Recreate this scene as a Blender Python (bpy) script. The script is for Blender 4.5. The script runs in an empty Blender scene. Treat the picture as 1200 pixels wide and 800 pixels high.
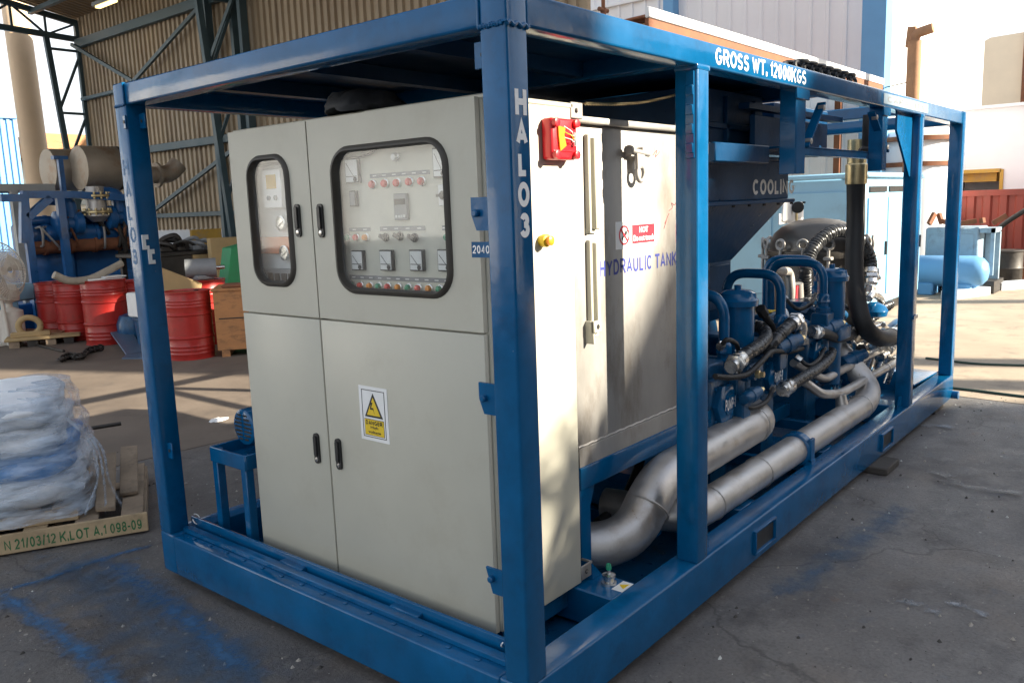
import bpy, bmesh, math, random
from mathutils import Vector, Matrix, noise
random.seed(7)
rad = math.radians
scene = bpy.context.scene
COL = scene.collection

# ------------------------------------------------------------------ camera
CAM = Vector((-1.94145, -1.60511, 1.77561))
YAW, PITCH, ROLL, FPX = rad(39.89846), rad(-9.23795), rad(-2.06695), 978.66
_fw = Vector((math.cos(PITCH)*math.cos(YAW), math.cos(PITCH)*math.sin(YAW), math.sin(PITCH)))
_rt = Vector((math.sin(YAW), -math.cos(YAW), 0.0)); _up = _rt.cross(_fw)
RT = _rt*math.cos(ROLL) + _up*math.sin(ROLL)
UP = -_rt*math.sin(ROLL) + _up*math.cos(ROLL)
FW = _fw
cam_d = bpy.data.cameras.new('camera'); cam = bpy.data.objects.new('camera', cam_d); COL.objects.link(cam)
cam_d.sensor_width = 36.0; cam_d.lens = FPX/1200*36; cam_d.clip_start = 0.05; cam_d.clip_end = 2000
cam.matrix_world = Matrix(((RT.x, UP.x, -FW.x, CAM.x), (RT.y, UP.y, -FW.y, CAM.y), (RT.z, UP.z, -FW.z, CAM.z), (0, 0, 0, 1)))
scene.camera = cam

# ------------------------------------------------------------------ sky, sun, exposure
SUN = Vector((0.45, -1.0, 0.50)).normalized()
world = bpy.data.worlds.new('World'); scene.world = world; world.use_nodes = True
wn = world.node_tree.nodes; wl = world.node_tree.links
sky = wn.new('ShaderNodeTexSky'); sky.sky_type = 'NISHITA'; sky.sun_disc = False
sky.sun_elevation = math.asin(SUN.z); sky.sun_rotation = math.atan2(SUN.x, SUN.y)
sky.air_density = 1.0; sky.dust_density = 1.5; sky.ozone_density = 1.0
wn['Background'].inputs['Strength'].default_value = 0.08
tcw = wn.new('ShaderNodeTexCoord'); cz = wn.new('ShaderNodeTexNoise'); cz.inputs['Scale'].default_value = 2.2; cz.inputs['Detail'].default_value = 9; cz.inputs['Roughness'].default_value = 0.6
wl.new(tcw.outputs['Generated'], cz.inputs['Vector'])
cr = wn.new('ShaderNodeMapRange'); cr.inputs[1].default_value = 0.36; cr.inputs[2].default_value = 0.62; cr.inputs[3].default_value = 0.55; cr.inputs[4].default_value = 1.0; wl.new(cz.outputs['Fac'], cr.inputs[0])
sx_ = wn.new('ShaderNodeSeparateXYZ'); wl.new(tcw.outputs['Generated'], sx_.inputs[0])
er = wn.new('ShaderNodeMapRange'); er.inputs[1].default_value = 0.25; er.inputs[2].default_value = 0.75; er.inputs[3].default_value = 1.0; er.inputs[4].default_value = 0.38; wl.new(sx_.outputs['Z'], er.inputs[0])   # haze thins overhead
mu = wn.new('ShaderNodeMath'); mu.operation = 'MULTIPLY'; wl.new(cr.outputs[0], mu.inputs[0]); wl.new(er.outputs[0], mu.inputs[1])
cm = wn.new('ShaderNodeMix'); cm.data_type = 'RGBA'; wl.new(mu.outputs[0], cm.inputs['Factor']); wl.new(sky.outputs['Color'], cm.inputs['A']); cm.inputs['B'].default_value = (5.6, 5.75, 5.9, 1)   # bright white cloud cover
wl.new(cm.outputs['Result'], wn['Background'].inputs['Color'])
sd = bpy.data.lights.new('sun', 'SUN'); sd.energy = 5.0; sd.angle = rad(0.53); sd.color = (1.0, 0.90, 0.73)
so = bpy.data.objects.new('sun', sd); COL.objects.link(so); so.rotation_euler = SUN.to_track_quat('Z', 'Y').to_euler()
scene.view_settings.view_transform = 'Standard'; scene.view_settings.look = 'None'
scene.view_settings.exposure = 1.72; scene.view_settings.gamma = 1.0; scene.view_settings.use_curve_mapping = False

# ------------------------------------------------------------------ helpers: pixels of the 1200x800 photo onto planes
def _on(ax, u, v, c):
    d = FW + RT*((u-600)/FPX) - UP*((v-400)/FPX)
    t = (c-CAM[ax])/d[ax]
    return CAM + d*t
def PX(u, v, c): return _on(0, u, v, c)
def PY(u, v, c): return _on(1, u, v, c)
def PZ(u, v, c): return _on(2, u, v, c)
G = -0.05                                            # ground level (the skid's underside is z = 0)

# ------------------------------------------------------------------ helpers: materials
MATS = {}
def mat(name, col, rough=0.5, metal=0.0, var=0.12, vs=4.0, bump=0.0, bs=60.0, coat=0.0, dirt=None, spec=0.5, rvar=0.1, stretch=None, chips=None):
    """col linear rgb; dirt = (rgb, amount 0..1, scale)"""
    m = bpy.data.materials.new(name); m.use_nodes = True; MATS[name] = m
    nt = m.node_tree; n = nt.nodes; l = nt.links
    b = n['Principled BSDF']; b.inputs['Metallic'].default_value = metal
    b.inputs['Coat Weight'].default_value = coat; b.inputs['Coat Roughness'].default_value = 0.12
    b.inputs['Specular IOR Level'].default_value = spec
    geo = n.new('ShaderNodeNewGeometry'); pos = geo.outputs['Position']
    if stretch:
        mp = n.new('ShaderNodeMapping'); mp.inputs['Scale'].default_value = stretch
        l.new(pos, mp.inputs['Vector']); pos = mp.outputs['Vector']
    nz = n.new('ShaderNodeTexNoise'); nz.inputs['Scale'].default_value = vs; nz.inputs['Detail'].default_value = 8; nz.inputs['Roughness'].default_value = 0.65
    l.new(pos, nz.inputs['Vector'])
    mr = n.new('ShaderNodeMapRange'); mr.inputs[1].default_value = 0.25; mr.inputs[2].default_value = 0.75
    mr.inputs[3].default_value = 1-var; mr.inputs[4].default_value = 1+var
    l.new(nz.outputs['Fac'], mr.inputs[0])
    mx = n.new('ShaderNodeVectorMath'); mx.operation = 'SCALE'; mx.inputs[0].default_value = col[:3]
    l.new(mr.outputs[0], mx.inputs['Scale']); out = mx.outputs[0]
    if dirt:
        dc, amt, ds = dirt
        d = n.new('ShaderNodeTexNoise'); d.inputs['Scale'].default_value = ds; d.inputs['Detail'].default_value = 10; d.inputs['Roughness'].default_value = 0.7
        l.new(pos, d.inputs['Vector'])
        r2 = n.new('ShaderNodeMapRange'); r2.inputs[1].default_value = 0.52; r2.inputs[2].default_value = 0.68; r2.inputs[3].default_value = 0; r2.inputs[4].default_value = amt
        l.new(d.outputs['Fac'], r2.inputs[0])
        mm = n.new('ShaderNodeMix'); mm.data_type = 'RGBA'
        l.new(r2.outputs[0], mm.inputs['Factor']); l.new(out, mm.inputs['A']); mm.inputs['B'].default_value = (*dc, 1)
        out = mm.outputs['Result']
    if chips:                                        # small paint chips: (rgb, scale, threshold)
        cn = n.new('ShaderNodeTexNoise'); cn.inputs['Scale'].default_value = chips[1]; cn.inputs['Detail'].default_value = 5; cn.inputs['Roughness'].default_value = 0.6; l.new(pos, cn.inputs['Vector'])
        r3 = n.new('ShaderNodeMapRange'); r3.inputs[1].default_value = chips[2]; r3.inputs[2].default_value = chips[2]+0.02; r3.inputs[3].default_value = 0; r3.inputs[4].default_value = 0.85; l.new(cn.outputs['Fac'], r3.inputs[0])
        m3 = n.new('ShaderNodeMix'); m3.data_type = 'RGBA'; l.new(r3.outputs[0], m3.inputs['Factor']); l.new(out, m3.inputs['A']); m3.inputs['B'].default_value = (*chips[0], 1); out = m3.outputs['Result']
    l.new(out, b.inputs['Base Color'])
    rr = n.new('ShaderNodeMapRange'); rr.inputs[1].default_value = 0.3; rr.inputs[2].default_value = 0.7
    rr.inputs[3].default_value = max(0.03, rough-rvar); rr.inputs[4].default_value = min(1, rough+rvar)
    l.new(nz.outputs['Fac'], rr.inputs[0]); l.new(rr.outputs[0], b.inputs['Roughness'])
    if bump:
        bz = n.new('ShaderNodeTexNoise'); bz.inputs['Scale'].default_value = bs; bz.inputs['Detail'].default_value = 4
        l.new(pos, bz.inputs['Vector'])
        bp = n.new('ShaderNodeBump'); bp.inputs['Strength'].default_value = bump; bp.inputs['Distance'].default_value = 0.01
        l.new(bz.outputs['Fac'], bp.inputs['Height']); l.new(bp.outputs['Normal'], b.inputs['Normal'])
    return m

BLUE = mat('blue_paint', (0.002, 0.088, 0.222), 0.17, 0, 0.24, 4.0, 0.16, 14, 0.15, spec=0.32, dirt=((0.004, 0.050, 0.130), 0.55, 6.0), chips=((0.20, 0.26, 0.30), 38, 0.735))
BLUE3 = mat('blue_paint_dull_shaded', (0.003, 0.045, 0.120), 0.36, 0, 0.25, 5.0, 0.15, 30, 0.0, spec=0.25)  # frame blue in a darker tone: shade put into roof and inner parts
BLUE2 = mat('blue_paint_worn', (0.004, 0.072, 0.175), 0.34, 0, 0.25, 9.0, 0.2, 45, 0.1, ((0.015, 0.018, 0.022), 0.6, 10), spec=0.4, chips=((0.18, 0.2, 0.2), 50, 0.72))
CREAM = mat('cabinet_cream_paint', (0.475, 0.460, 0.385), 0.42, 0, 0.05, 2.5, 0.03, 90, 0, ((0.40, 0.37, 0.295), 0.45, 2.2), chips=((0.30, 0.27, 0.21), 26, 0.745))
CREAMIN = mat('inner_panel_cream', (0.56, 0.55, 0.47), 0.45, 0, 0.05, 5)
STEEL = mat('stainless_steel', (0.52, 0.50, 0.48), 0.46, 0.80, 0.20, 7.0, 0.10, 70, 0, ((0.34, 0.28, 0.22), 0.75, 4.0), rvar=0.16, chips=((0.16, 0.12, 0.09), 16, 0.71))
TANKM = mat('tank_sheet_steel', (0.36, 0.345, 0.325), 0.52, 0.45, 0.22, 2.2, 0.05, 50, 0, ((0.22, 0.19, 0.16), 0.8, 2.6), stretch=(1.6, 1, 0.6))
VESS = mat('roof_darkened_steel', (0.13, 0.118, 0.105), 0.42, 0.85, 0.2, 3, 0.06, 40)  # stainless darkened: the dark roof it mirrors is put into the base colour
BRIGHT = mat('zinc_fitting', (0.68, 0.67, 0.65), 0.28, 1.0, 0.15, 30, 0.05, 100)
BRASS = mat('yellow_zinc', (0.62, 0.50, 0.28), 0.35, 0.9, 0.15, 30)
RUBBER = mat('black_rubber', (0.017, 0.017, 0.018), 0.55, 0, 0.3, 15, 0.15, 200)
SPIRAL = mat('hose_spiral_guard', (0.030, 0.031, 0.033), 0.30, 0, 0.25, 25, 0.05, 150)
BLACK = mat('black_plastic', (0.022, 0.022, 0.022), 0.45, 0, 0.15, 20)
SEAL = mat('window_seal_rubber', (0.055, 0.047, 0.037), 0.55, 0, 0.2, 20)
WHITE = mat('white_paint', (0.78, 0.78, 0.77), 0.5, 0, 0.05, 10)
LETW = mat('white_vinyl_letters', (0.87, 0.87, 0.86), 0.45, 0, 0.05, 30, dirt=((0.55, 0.6, 0.65), 0.3, 40))
LETG = mat('grey_stencil_letters', (0.72, 0.72, 0.70), 0.6, 0, 0.1, 30, dirt=((0.05, 0.1, 0.2), 0.7, 60))
LETB = mat('blue_stencil_letters', (0.03, 0.045, 0.25), 0.6, 0, 0.1, 30)
GREENI = mat('green_stencil_ink', (0.03, 0.16, 0.06), 0.8, 0, 0.2, 30, dirt=((0.40, 0.30, 0.17), 0.6, 45))
RED = mat('red_sounder_plastic', (0.62, 0.015, 0.025), 0.35, 0, 0.08, 10, coat=0.2)
SIGNR = mat('sign_red', (0.62, 0.012, 0.03), 0.5, 0, 0.05, 10)
YEL = mat('sign_yellow', (0.75, 0.52, 0.02), 0.5, 0, 0.05, 10)
ORANGE = mat('orange_button', (0.78, 0.27, 0.02), 0.35, 0, 0.05, 10)
GRN = mat('green_button', (0.03, 0.30, 0.16), 0.35, 0, 0.05, 10)
REDB = mat('red_button', (0.70, 0.06, 0.05), 0.3, 0, 0.05, 10)
DIAL = mat('meter_dial', (0.72, 0.73, 0.72), 0.4, 0, 0.03, 10)
GREYP = mat('grey_panel', (0.22, 0.23, 0.24), 0.45, 0, 0.1, 15)
DRUM = mat('red_drum_paint', (0.36, 0.016, 0.012), 0.38, 0, 0.18, 6, 0.1, 30, 0.1, ((0.16, 0.03, 0.02), 0.5, 9))
WOODO = mat('crate_plywood', (0.44, 0.20, 0.075), 0.65, 0, 0.16, 3, 0.1, 30, 0, ((0.10, 0.06, 0.04), 0.7, 5), stretch=(1, 1, 3))
PALW = mat('pallet_wood', (0.50, 0.37, 0.22), 0.8, 0, 0.28, 7, 0.3, 40, 0, ((0.16, 0.11, 0.07), 0.6, 6))
PALW2 = mat('pallet_wood_grey', (0.30, 0.225, 0.155), 0.85, 0, 0.3, 8, 0.3, 40, 0, ((0.10, 0.075, 0.05), 0.6, 7))
CLAD = mat('tan_cladding', (0.36, 0.280, 0.185), 0.55, 0, 0.16, 0.8, 0.05, 20, 0, ((0.20, 0.135, 0.085), 0.6, 1.2), stretch=(1, 1, 0.25))
ROOFM = mat('roof_sheet', (0.30, 0.22, 0.14), 0.6, 0, 0.15, 1.0)
SHEDST = mat('teal_steelwork', (0.06, 0.105, 0.125), 0.5, 0, 0.2, 3, 0.1, 30)
MASON = mat('white_masonry', (0.55, 0.58, 0.62), 0.8, 0, 0.12, 2.0, 0.1, 15)
RUST = mat('rusty_steel', (0.22, 0.085, 0.040), 0.8, 0, 0.35, 5, 0.2, 30, 0, ((0.10, 0.05, 0.03), 0.6, 4))
MUFF = mat('muffler_aluminised', (0.34, 0.29, 0.23), 0.55, 0.45, 0.2, 2.5, 0.05, 20, 0, ((0.24, 0.115, 0.05), 0.75, 2.2))
ENGB = mat('engine_blue', (0.012, 0.105, 0.300), 0.36, 0, 0.3, 3, 0.15, 20, 0.1, ((0.02, 0.022, 0.03), 0.6, 2.5))
LBLUE = mat('light_blue_enamel', (0.25, 0.47, 0.64), 0.4, 0, 0.08, 1.5, dirt=((0.20, 0.33, 0.45), 0.5, 2))
PWHITE = mat('off_white_cladding', (0.79, 0.80, 0.82), 0.6, 0, 0.06, 0.6)
COLB = mat('column_blue', (0.13, 0.33, 0.58), 0.5, 0, 0.1, 1)
CONTR = mat('container_red', (0.27, 0.050, 0.035), 0.6, 0, 0.2, 1.5, 0.05, 20, 0, ((0.14, 0.05, 0.03), 0.6, 1.8))
BEIGE = mat('beige_render', (0.80, 0.68, 0.52), 0.8, 0, 0.08, 0.7)
CARD = mat('cardboard', (0.42, 0.30, 0.15), 0.85, 0, 0.12, 6)
GREENT = mat('green_tarp', (0.02, 0.25, 0.10), 0.6, 0, 0.2, 8)
DARKM = mat('dark_machinery', (0.045, 0.040, 0.036), 0.55, 0.4, 0.4, 8, 0.2, 40)
SACKW = mat('white_sack', (0.78, 0.79, 0.80), 0.55, 0, 0.15, 6, 0.5, 14)
SACKB = mat('blue_sack', (0.08, 0.28, 0.62), 0.5, 0, 0.3, 5, 0.5, 14)
TIMBER = mat('dark_timber', (0.055, 0.048, 0.042), 0.85, 0, 0.3, 6, 0.3, 30)
YELP = mat('yellow_board', (0.55, 0.33, 0.06), 0.7, 0, 0.15, 3, dirt=((0.3, 0.25, 0.2), 0.6, 4))
ORCOV = mat('orange_busbar_cover', (0.60, 0.16, 0.05), 0.5, 0, 0.08, 8)
FANW = mat('fan_enamel', (0.66, 0.62, 0.55), 0.5, 0, 0.12, 8)
PIPEW = mat('flue_orange_paint', (0.80, 0.58, 0.37), 0.6, 0, 0.1, 1.0)
TYRE = mat('hose_green_rubber', (0.02, 0.05, 0.04), 0.6, 0, 0.2, 10)
TAPE = mat('red_marker', (0.30, 0.07, 0.07), 0.8, 0, 0.2, 30)

def glass_mat(name, tint, gloss, haze=0.0):
    m = bpy.data.materials.new(name); m.use_nodes = True; n = m.node_tree.nodes; l = m.node_tree.links
    n.remove(n['Principled BSDF'])
    tr = n.new('ShaderNodeBsdfTransparent'); tr.inputs['Color'].default_value = (*tint, 1)
    gl = n.new('ShaderNodeBsdfGlossy'); gl.inputs['Roughness'].default_value = 0.04
    lw = n.new('ShaderNodeLayerWeight'); lw.inputs['Blend'].default_value = 0.35
    pw = n.new('ShaderNodeMath'); pw.operation = 'POWER'; l.new(lw.outputs['Facing'], pw.inputs[0]); pw.inputs[1].default_value = 3.0
    fr = n.new('ShaderNodeMath'); fr.operation = 'MULTIPLY_ADD'; l.new(pw.outputs[0], fr.inputs[0]); fr.inputs[1].default_value = 0.6*gloss; fr.inputs[2].default_value = 0.035*gloss
    m1 = n.new('ShaderNodeMixShader'); l.new(fr.outputs[0], m1.inputs[0]); l.new(tr.outputs[0], m1.inputs[1]); l.new(gl.outputs[0], m1.inputs[2])
    df = n.new('ShaderNodeBsdfDiffuse'); df.inputs['Color'].default_value = (0.75, 0.75, 0.74, 1)
    geo = n.new('ShaderNodeNewGeometry'); nz = n.new('ShaderNodeTexNoise'); nz.inputs['Scale'].default_value = 6; nz.inputs['Detail'].default_value = 6
    l.new(geo.outputs['Position'], nz.inputs['Vector'])
    mr = n.new('ShaderNodeMapRange'); mr.inputs[1].default_value = 0.42; mr.inputs[2].default_value = 0.75; mr.inputs[3].default_value = haze*0.4; mr.inputs[4].default_value = haze*2.2
    l.new(nz.outputs['Fac'], mr.inputs[0])
    m2 = n.new('ShaderNodeMixShader'); l.new(mr.outputs[0], m2.inputs[0]); l.new(m1.outputs[0], m2.inputs[1]); l.new(df.outputs[0], m2.inputs[2])
    l.new(m2.outputs[0], n['Material Output'].inputs['Surface'])
    return m
GLASS = glass_mat('door_window_plastic', (0.95, 0.96, 0.96), 1.0, 0.03)
MGLASS = glass_mat('meter_glass', (0.97, 0.97, 0.97), 1.0, 0.02)

# ------------------------------------------------------------------ helpers: geometry
def bx(bm, lo, hi, bev=0.0, seg=1, mi=0, M=None):
    lo = Vector(lo); hi = Vector(hi)
    lo, hi = Vector(map(min, lo, hi)), Vector(map(max, lo, hi))
    vs = [bm.verts.new((x, y, z)) for z in (lo.z, hi.z) for y in (lo.y, hi.y) for x in (lo.x, hi.x)]
    fs = [bm.faces.new([vs[i] for i in f]) for f in ((0, 2, 3, 1), (4, 5, 7, 6), (0, 1, 5, 4), (2, 6, 7, 3), (0, 4, 6, 2), (1, 3, 7, 5))]
    for f in fs: f.material_index = mi
    if bev > 0:
        es = list({e for f in fs for e in f.edges})
        r = bmesh.ops.bevel(bm, geom=es, offset=min(bev, 0.45*min(hi-lo)), segments=seg, affect='EDGES', profile=0.5)
        for f in r['faces']: f.material_index = mi
        vs = list({v for f in r['faces'] for v in f.verts})
    if M is not None:
        for v in vs: v.co = M @ v.co
    return bm
def frame_of(d):
    d = Vector(d).normalized(); a = Vector((0, 0, 1)) if abs(d.z) < 0.9 else Vector((1, 0, 0))
    u = a.cross(d).normalized(); return u, d.cross(u), d
def lathe(bm, o, d, prof, seg=24, mi=0, cap=True):
    """prof = [(radius, distance along d), ...]"""
    o = Vector(o); u, w, d = frame_of(d); rings = []
    for r, h in prof:
        rings.append([bm.verts.new(o + d*h + (u*math.cos(2*math.pi*k/seg) + w*math.sin(2*math.pi*k/seg))*max(r, 1e-4)) for k in range(seg)])
    for a, b in zip(rings, rings[1:]):
        for k in range(seg):
            f = bm.faces.new((a[k], a[(k+1) % seg], b[(k+1) % seg], b[k])); f.material_index = mi
    if cap:
        f = bm.faces.new(rings[0][::-1]); f.material_index = mi
        f = bm.faces.new(rings[-1]); f.material_index = mi
    return bm
def cyl(bm, a, b, r, r2=None, seg=20, mi=0):
    a = Vector(a); b = Vector(b); L = (b-a).length
    return lathe(bm, a, b-a, [(r, 0), (r if r2 is None else r2, L)], seg, mi)
def smooth_path(pts, n=10):
    pts = [Vector(p) for p in pts]
    if len(pts) < 3 or n <= 1: return pts
    P = [2*pts[0]-pts[1]] + pts + [2*pts[-1]-pts[-2]]; out = []
    for i in range(1, len(P)-2):
        p0, p1, p2, p3 = P[i-1:i+3]
        for k in range(n):
            t = k/n
            out.append(0.5*((2*p1) + (-p0+p2)*t + (2*p0-5*p1+4*p2-p3)*t*t + (-p0+3*p1-3*p2+p3)*t**3))
    out.append(pts[-1]); return out
def round_path(pts, r, n=8):
    """polyline with its corners rounded to radius-like length r"""
    pts = [Vector(p) for p in pts]; out = [pts[0]]
    for a, b, c in zip(pts, pts[1:], pts[2:]):
        d1 = (a-b); d2 = (c-b); q = min(r, d1.length*0.48, d2.length*0.48)
        s = b+d1.normalized()*q; e = b+d2.normalized()*q
        for k in range(n+1):
            t = k/n; out.append(s*(1-t)**2 + b*2*t*(1-t) + e*t*t)
    out.append(pts[-1]); return out
def tube(bm, pts, r, seg=14, mi=0, rip=0.0, pitch=0.02, cap=True):
    pts = [Vector(p) for p in pts]
    if rip:                                           # resample finely so that the spiral wrap shows
        res = [pts[0]]; step = pitch/3.0
        for a, b in zip(pts, pts[1:]):
            L = (b-a).length; k = max(1, int(L/step))
            res += [a.lerp(b, (i+1)/k) for i in range(k)]
        pts = res
    u, w, d = frame_of(pts[1]-pts[0]); rings = []; s = 0.0
    for i, p in enumerate(pts):
        t = (pts[min(i+1, len(pts)-1)] - pts[max(i-1, 0)]).normalized()
        u = (u - t*u.dot(t)).normalized(); w = t.cross(u)
        if i: s += (p-pts[i-1]).length
        ring = []
        for k in range(seg):
            a = 2*math.pi*k/seg; rr = r(i/(len(pts)-1)) if callable(r) else r
            if rip:
                ph = (s/pitch + k/seg) % 1.0
                rr *= 1 + rip*(1.0 if ph < 0.62 else -0.9)
            ring.append(bm.verts.new(p + (u*math.cos(a) + w*math.sin(a))*rr))
        rings.append(ring)
    for a, b in zip(rings, rings[1:]):
        for k in range(seg):
            f = bm.faces.new((a[k], a[(k+1) % seg], b[(k+1) % seg], b[k])); f.material_index = mi
    if cap:
        f = bm.faces.new(rings[0][::-1]); f.material_index = mi
        f = bm.faces.new(rings[-1]); f.material_index = mi
    return bm
def prism(bm, poly, ext, mi=0):
    ext = Vector(ext); a = [bm.verts.new(Vector(p)) for p in poly]; b = [bm.verts.new(Vector(p)+ext) for p in poly]
    n = len(a); fs = [bm.faces.new(a[::-1]), bm.faces.new(b)]
    fs += [bm.faces.new((a[k], a[(k+1) % n], b[(k+1) % n], b[k])) for k in range(n)]
    for f in fs: f.material_index = mi
    bmesh.ops.recalc_face_normals(bm, faces=fs); return bm
def beam(bm, a, b, w, h, mi=0, upv=(0, 0, 1), bev=0.0):
    """a box of section w x h from a to b"""
    a = Vector(a); b = Vector(b); d = (b-a); L = d.length; d = d/L
    s = d.cross(Vector(upv))
    if s.length < 1e-4: s = d.cross(Vector((1, 0, 0)))
    s.normalize(); t = s.cross(d)
    M = Matrix(((d.x, s.x, t.x, a.x), (d.y, s.y, t.y, a.y), (d.z, s.z, t.z, a.z), (0, 0, 0, 1)))
    return bx(bm, (0, -w/2, -h/2), (L, w/2, h/2), bev, 1, mi, M)
def rrect(cy, cz, w, h, r, n=6):
    """rounded rectangle outline in the y-z plane, list of (y, z)"""
    out = []
    for sx, sz, a0 in ((1, 1, 0), (-1, 1, 90), (-1, -1, 180), (1, -1, 270)):
        for k in range(n+1):
            a = rad(a0 + 90*k/n); out.append((cy + sx*(w/2-r) + r*math.cos(a), cz + sz*(h/2-r) + r*math.sin(a)))
    return out
def BM(): return bmesh.new()
ROOT = {}                                            # thing -> its base in world space
def finish(bm, name, mats, base, sharp=38):
    bmesh.ops.translate(bm, verts=bm.verts, vec=-base)
    me = bpy.data.meshes.new(name); bm.to_mesh(me); bm.free()
    for m in (mats if isinstance(mats, (list, tuple)) else [mats]): me.materials.append(m)
    me.polygons.foreach_set('use_smooth', [True]*len(me.polygons)); me.set_sharp_from_angle(angle=rad(sharp)); me.update()
    return me
def thing(name, label, cat, base=(0, 0, 0), group=None, kind=None):
    o = bpy.data.objects.new(name, None); COL.objects.link(o); o.location = base; o.empty_display_size = 0.2
    ROOT[o] = Vector(base); tag(o, label, cat, group, kind); return o
def tag(o, label=None, cat=None, group=None, kind=None):
    if label: o['label'] = label
    if cat: o['category'] = cat
    if group: o['group'] = group
    if kind: o['kind'] = kind
    return o
def part(name, bm, mats, parent, label=None, sharp=38, kind=None):
    base = ROOT[parent]
    o = bpy.data.objects.new(name, finish(bm, name, mats, base, sharp)); COL.objects.link(o)
    o.parent = parent; ROOT[o] = base
    if label: o['label'] = label
    if kind: o['kind'] = kind
    return o
def solo(name, bm, mats, label=None, cat=None, group=None, kind=None, sharp=38):
    vs = [v.co for v in bm.verts]
    base = Vector((sum(v.x for v in vs)/len(vs), sum(v.y for v in vs)/len(vs), min(v.z for v in vs)))
    o = bpy.data.objects.new(name, finish(bm, name, mats, base, sharp)); COL.objects.link(o); o.location = base
    ROOT[o] = base; return tag(o, label, cat, group, kind)
def dup(root, loc, rotz=0.0, label=None, scale=1.0):
    r = root.copy(); COL.objects.link(r); r.location = loc; r.rotation_euler = (0, 0, rotz); r.scale = (scale,)*3
    if label: r['label'] = label
    ROOT[r] = Vector(loc)
    for ch in list(root.children):
        c = ch.copy(); COL.objects.link(c); c.parent = r
        for g in ch.children:
            d = g.copy(); COL.objects.link(d); d.parent = c
    return r
def text_part(name, s, o, right, up, mats, parent, height=None, width=None, off=0.0, depth=0.0006, label=None):
    """lettering as a thin mesh; o = lower left corner"""
    cu = bpy.data.curves.new(name, 'FONT'); cu.body = s; cu.extrude = 0.01; cu.offset = off; cu.resolution_u = 3
    ob = bpy.data.objects.new(name, cu); COL.objects.link(ob)
    dg = bpy.context.evaluated_depsgraph_get(); me = bpy.data.meshes.new_from_object(ob.evaluated_get(dg))
    bpy.data.objects.remove(ob); bpy.data.curves.remove(cu)
    xs = [v.co.x for v in me.vertices]; ys = [v.co.y for v in me.vertices]
    x0, x1, y0, y1 = min(xs), max(xs), min(ys), max(ys)
    sy = height/(y1-y0) if height else width/(x1-x0); sx = width/(x1-x0) if width else sy
    R = Vector(right).normalized(); U = Vector(up).normalized(); N = R.cross(U); base = ROOT[parent]
    for v in me.vertices:
        v.co = Vector(o) + R*(v.co.x-x0)*sx + U*(v.co.y-y0)*sy + N*(depth if v.co.z > 0 else -0.0008) - base
    me.materials.append(mats)
    ob = bpy.data.objects.new(name, me); COL.objects.link(ob); ob.parent = parent; ROOT[ob] = base
    if label: ob['label'] = label
    return ob

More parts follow.
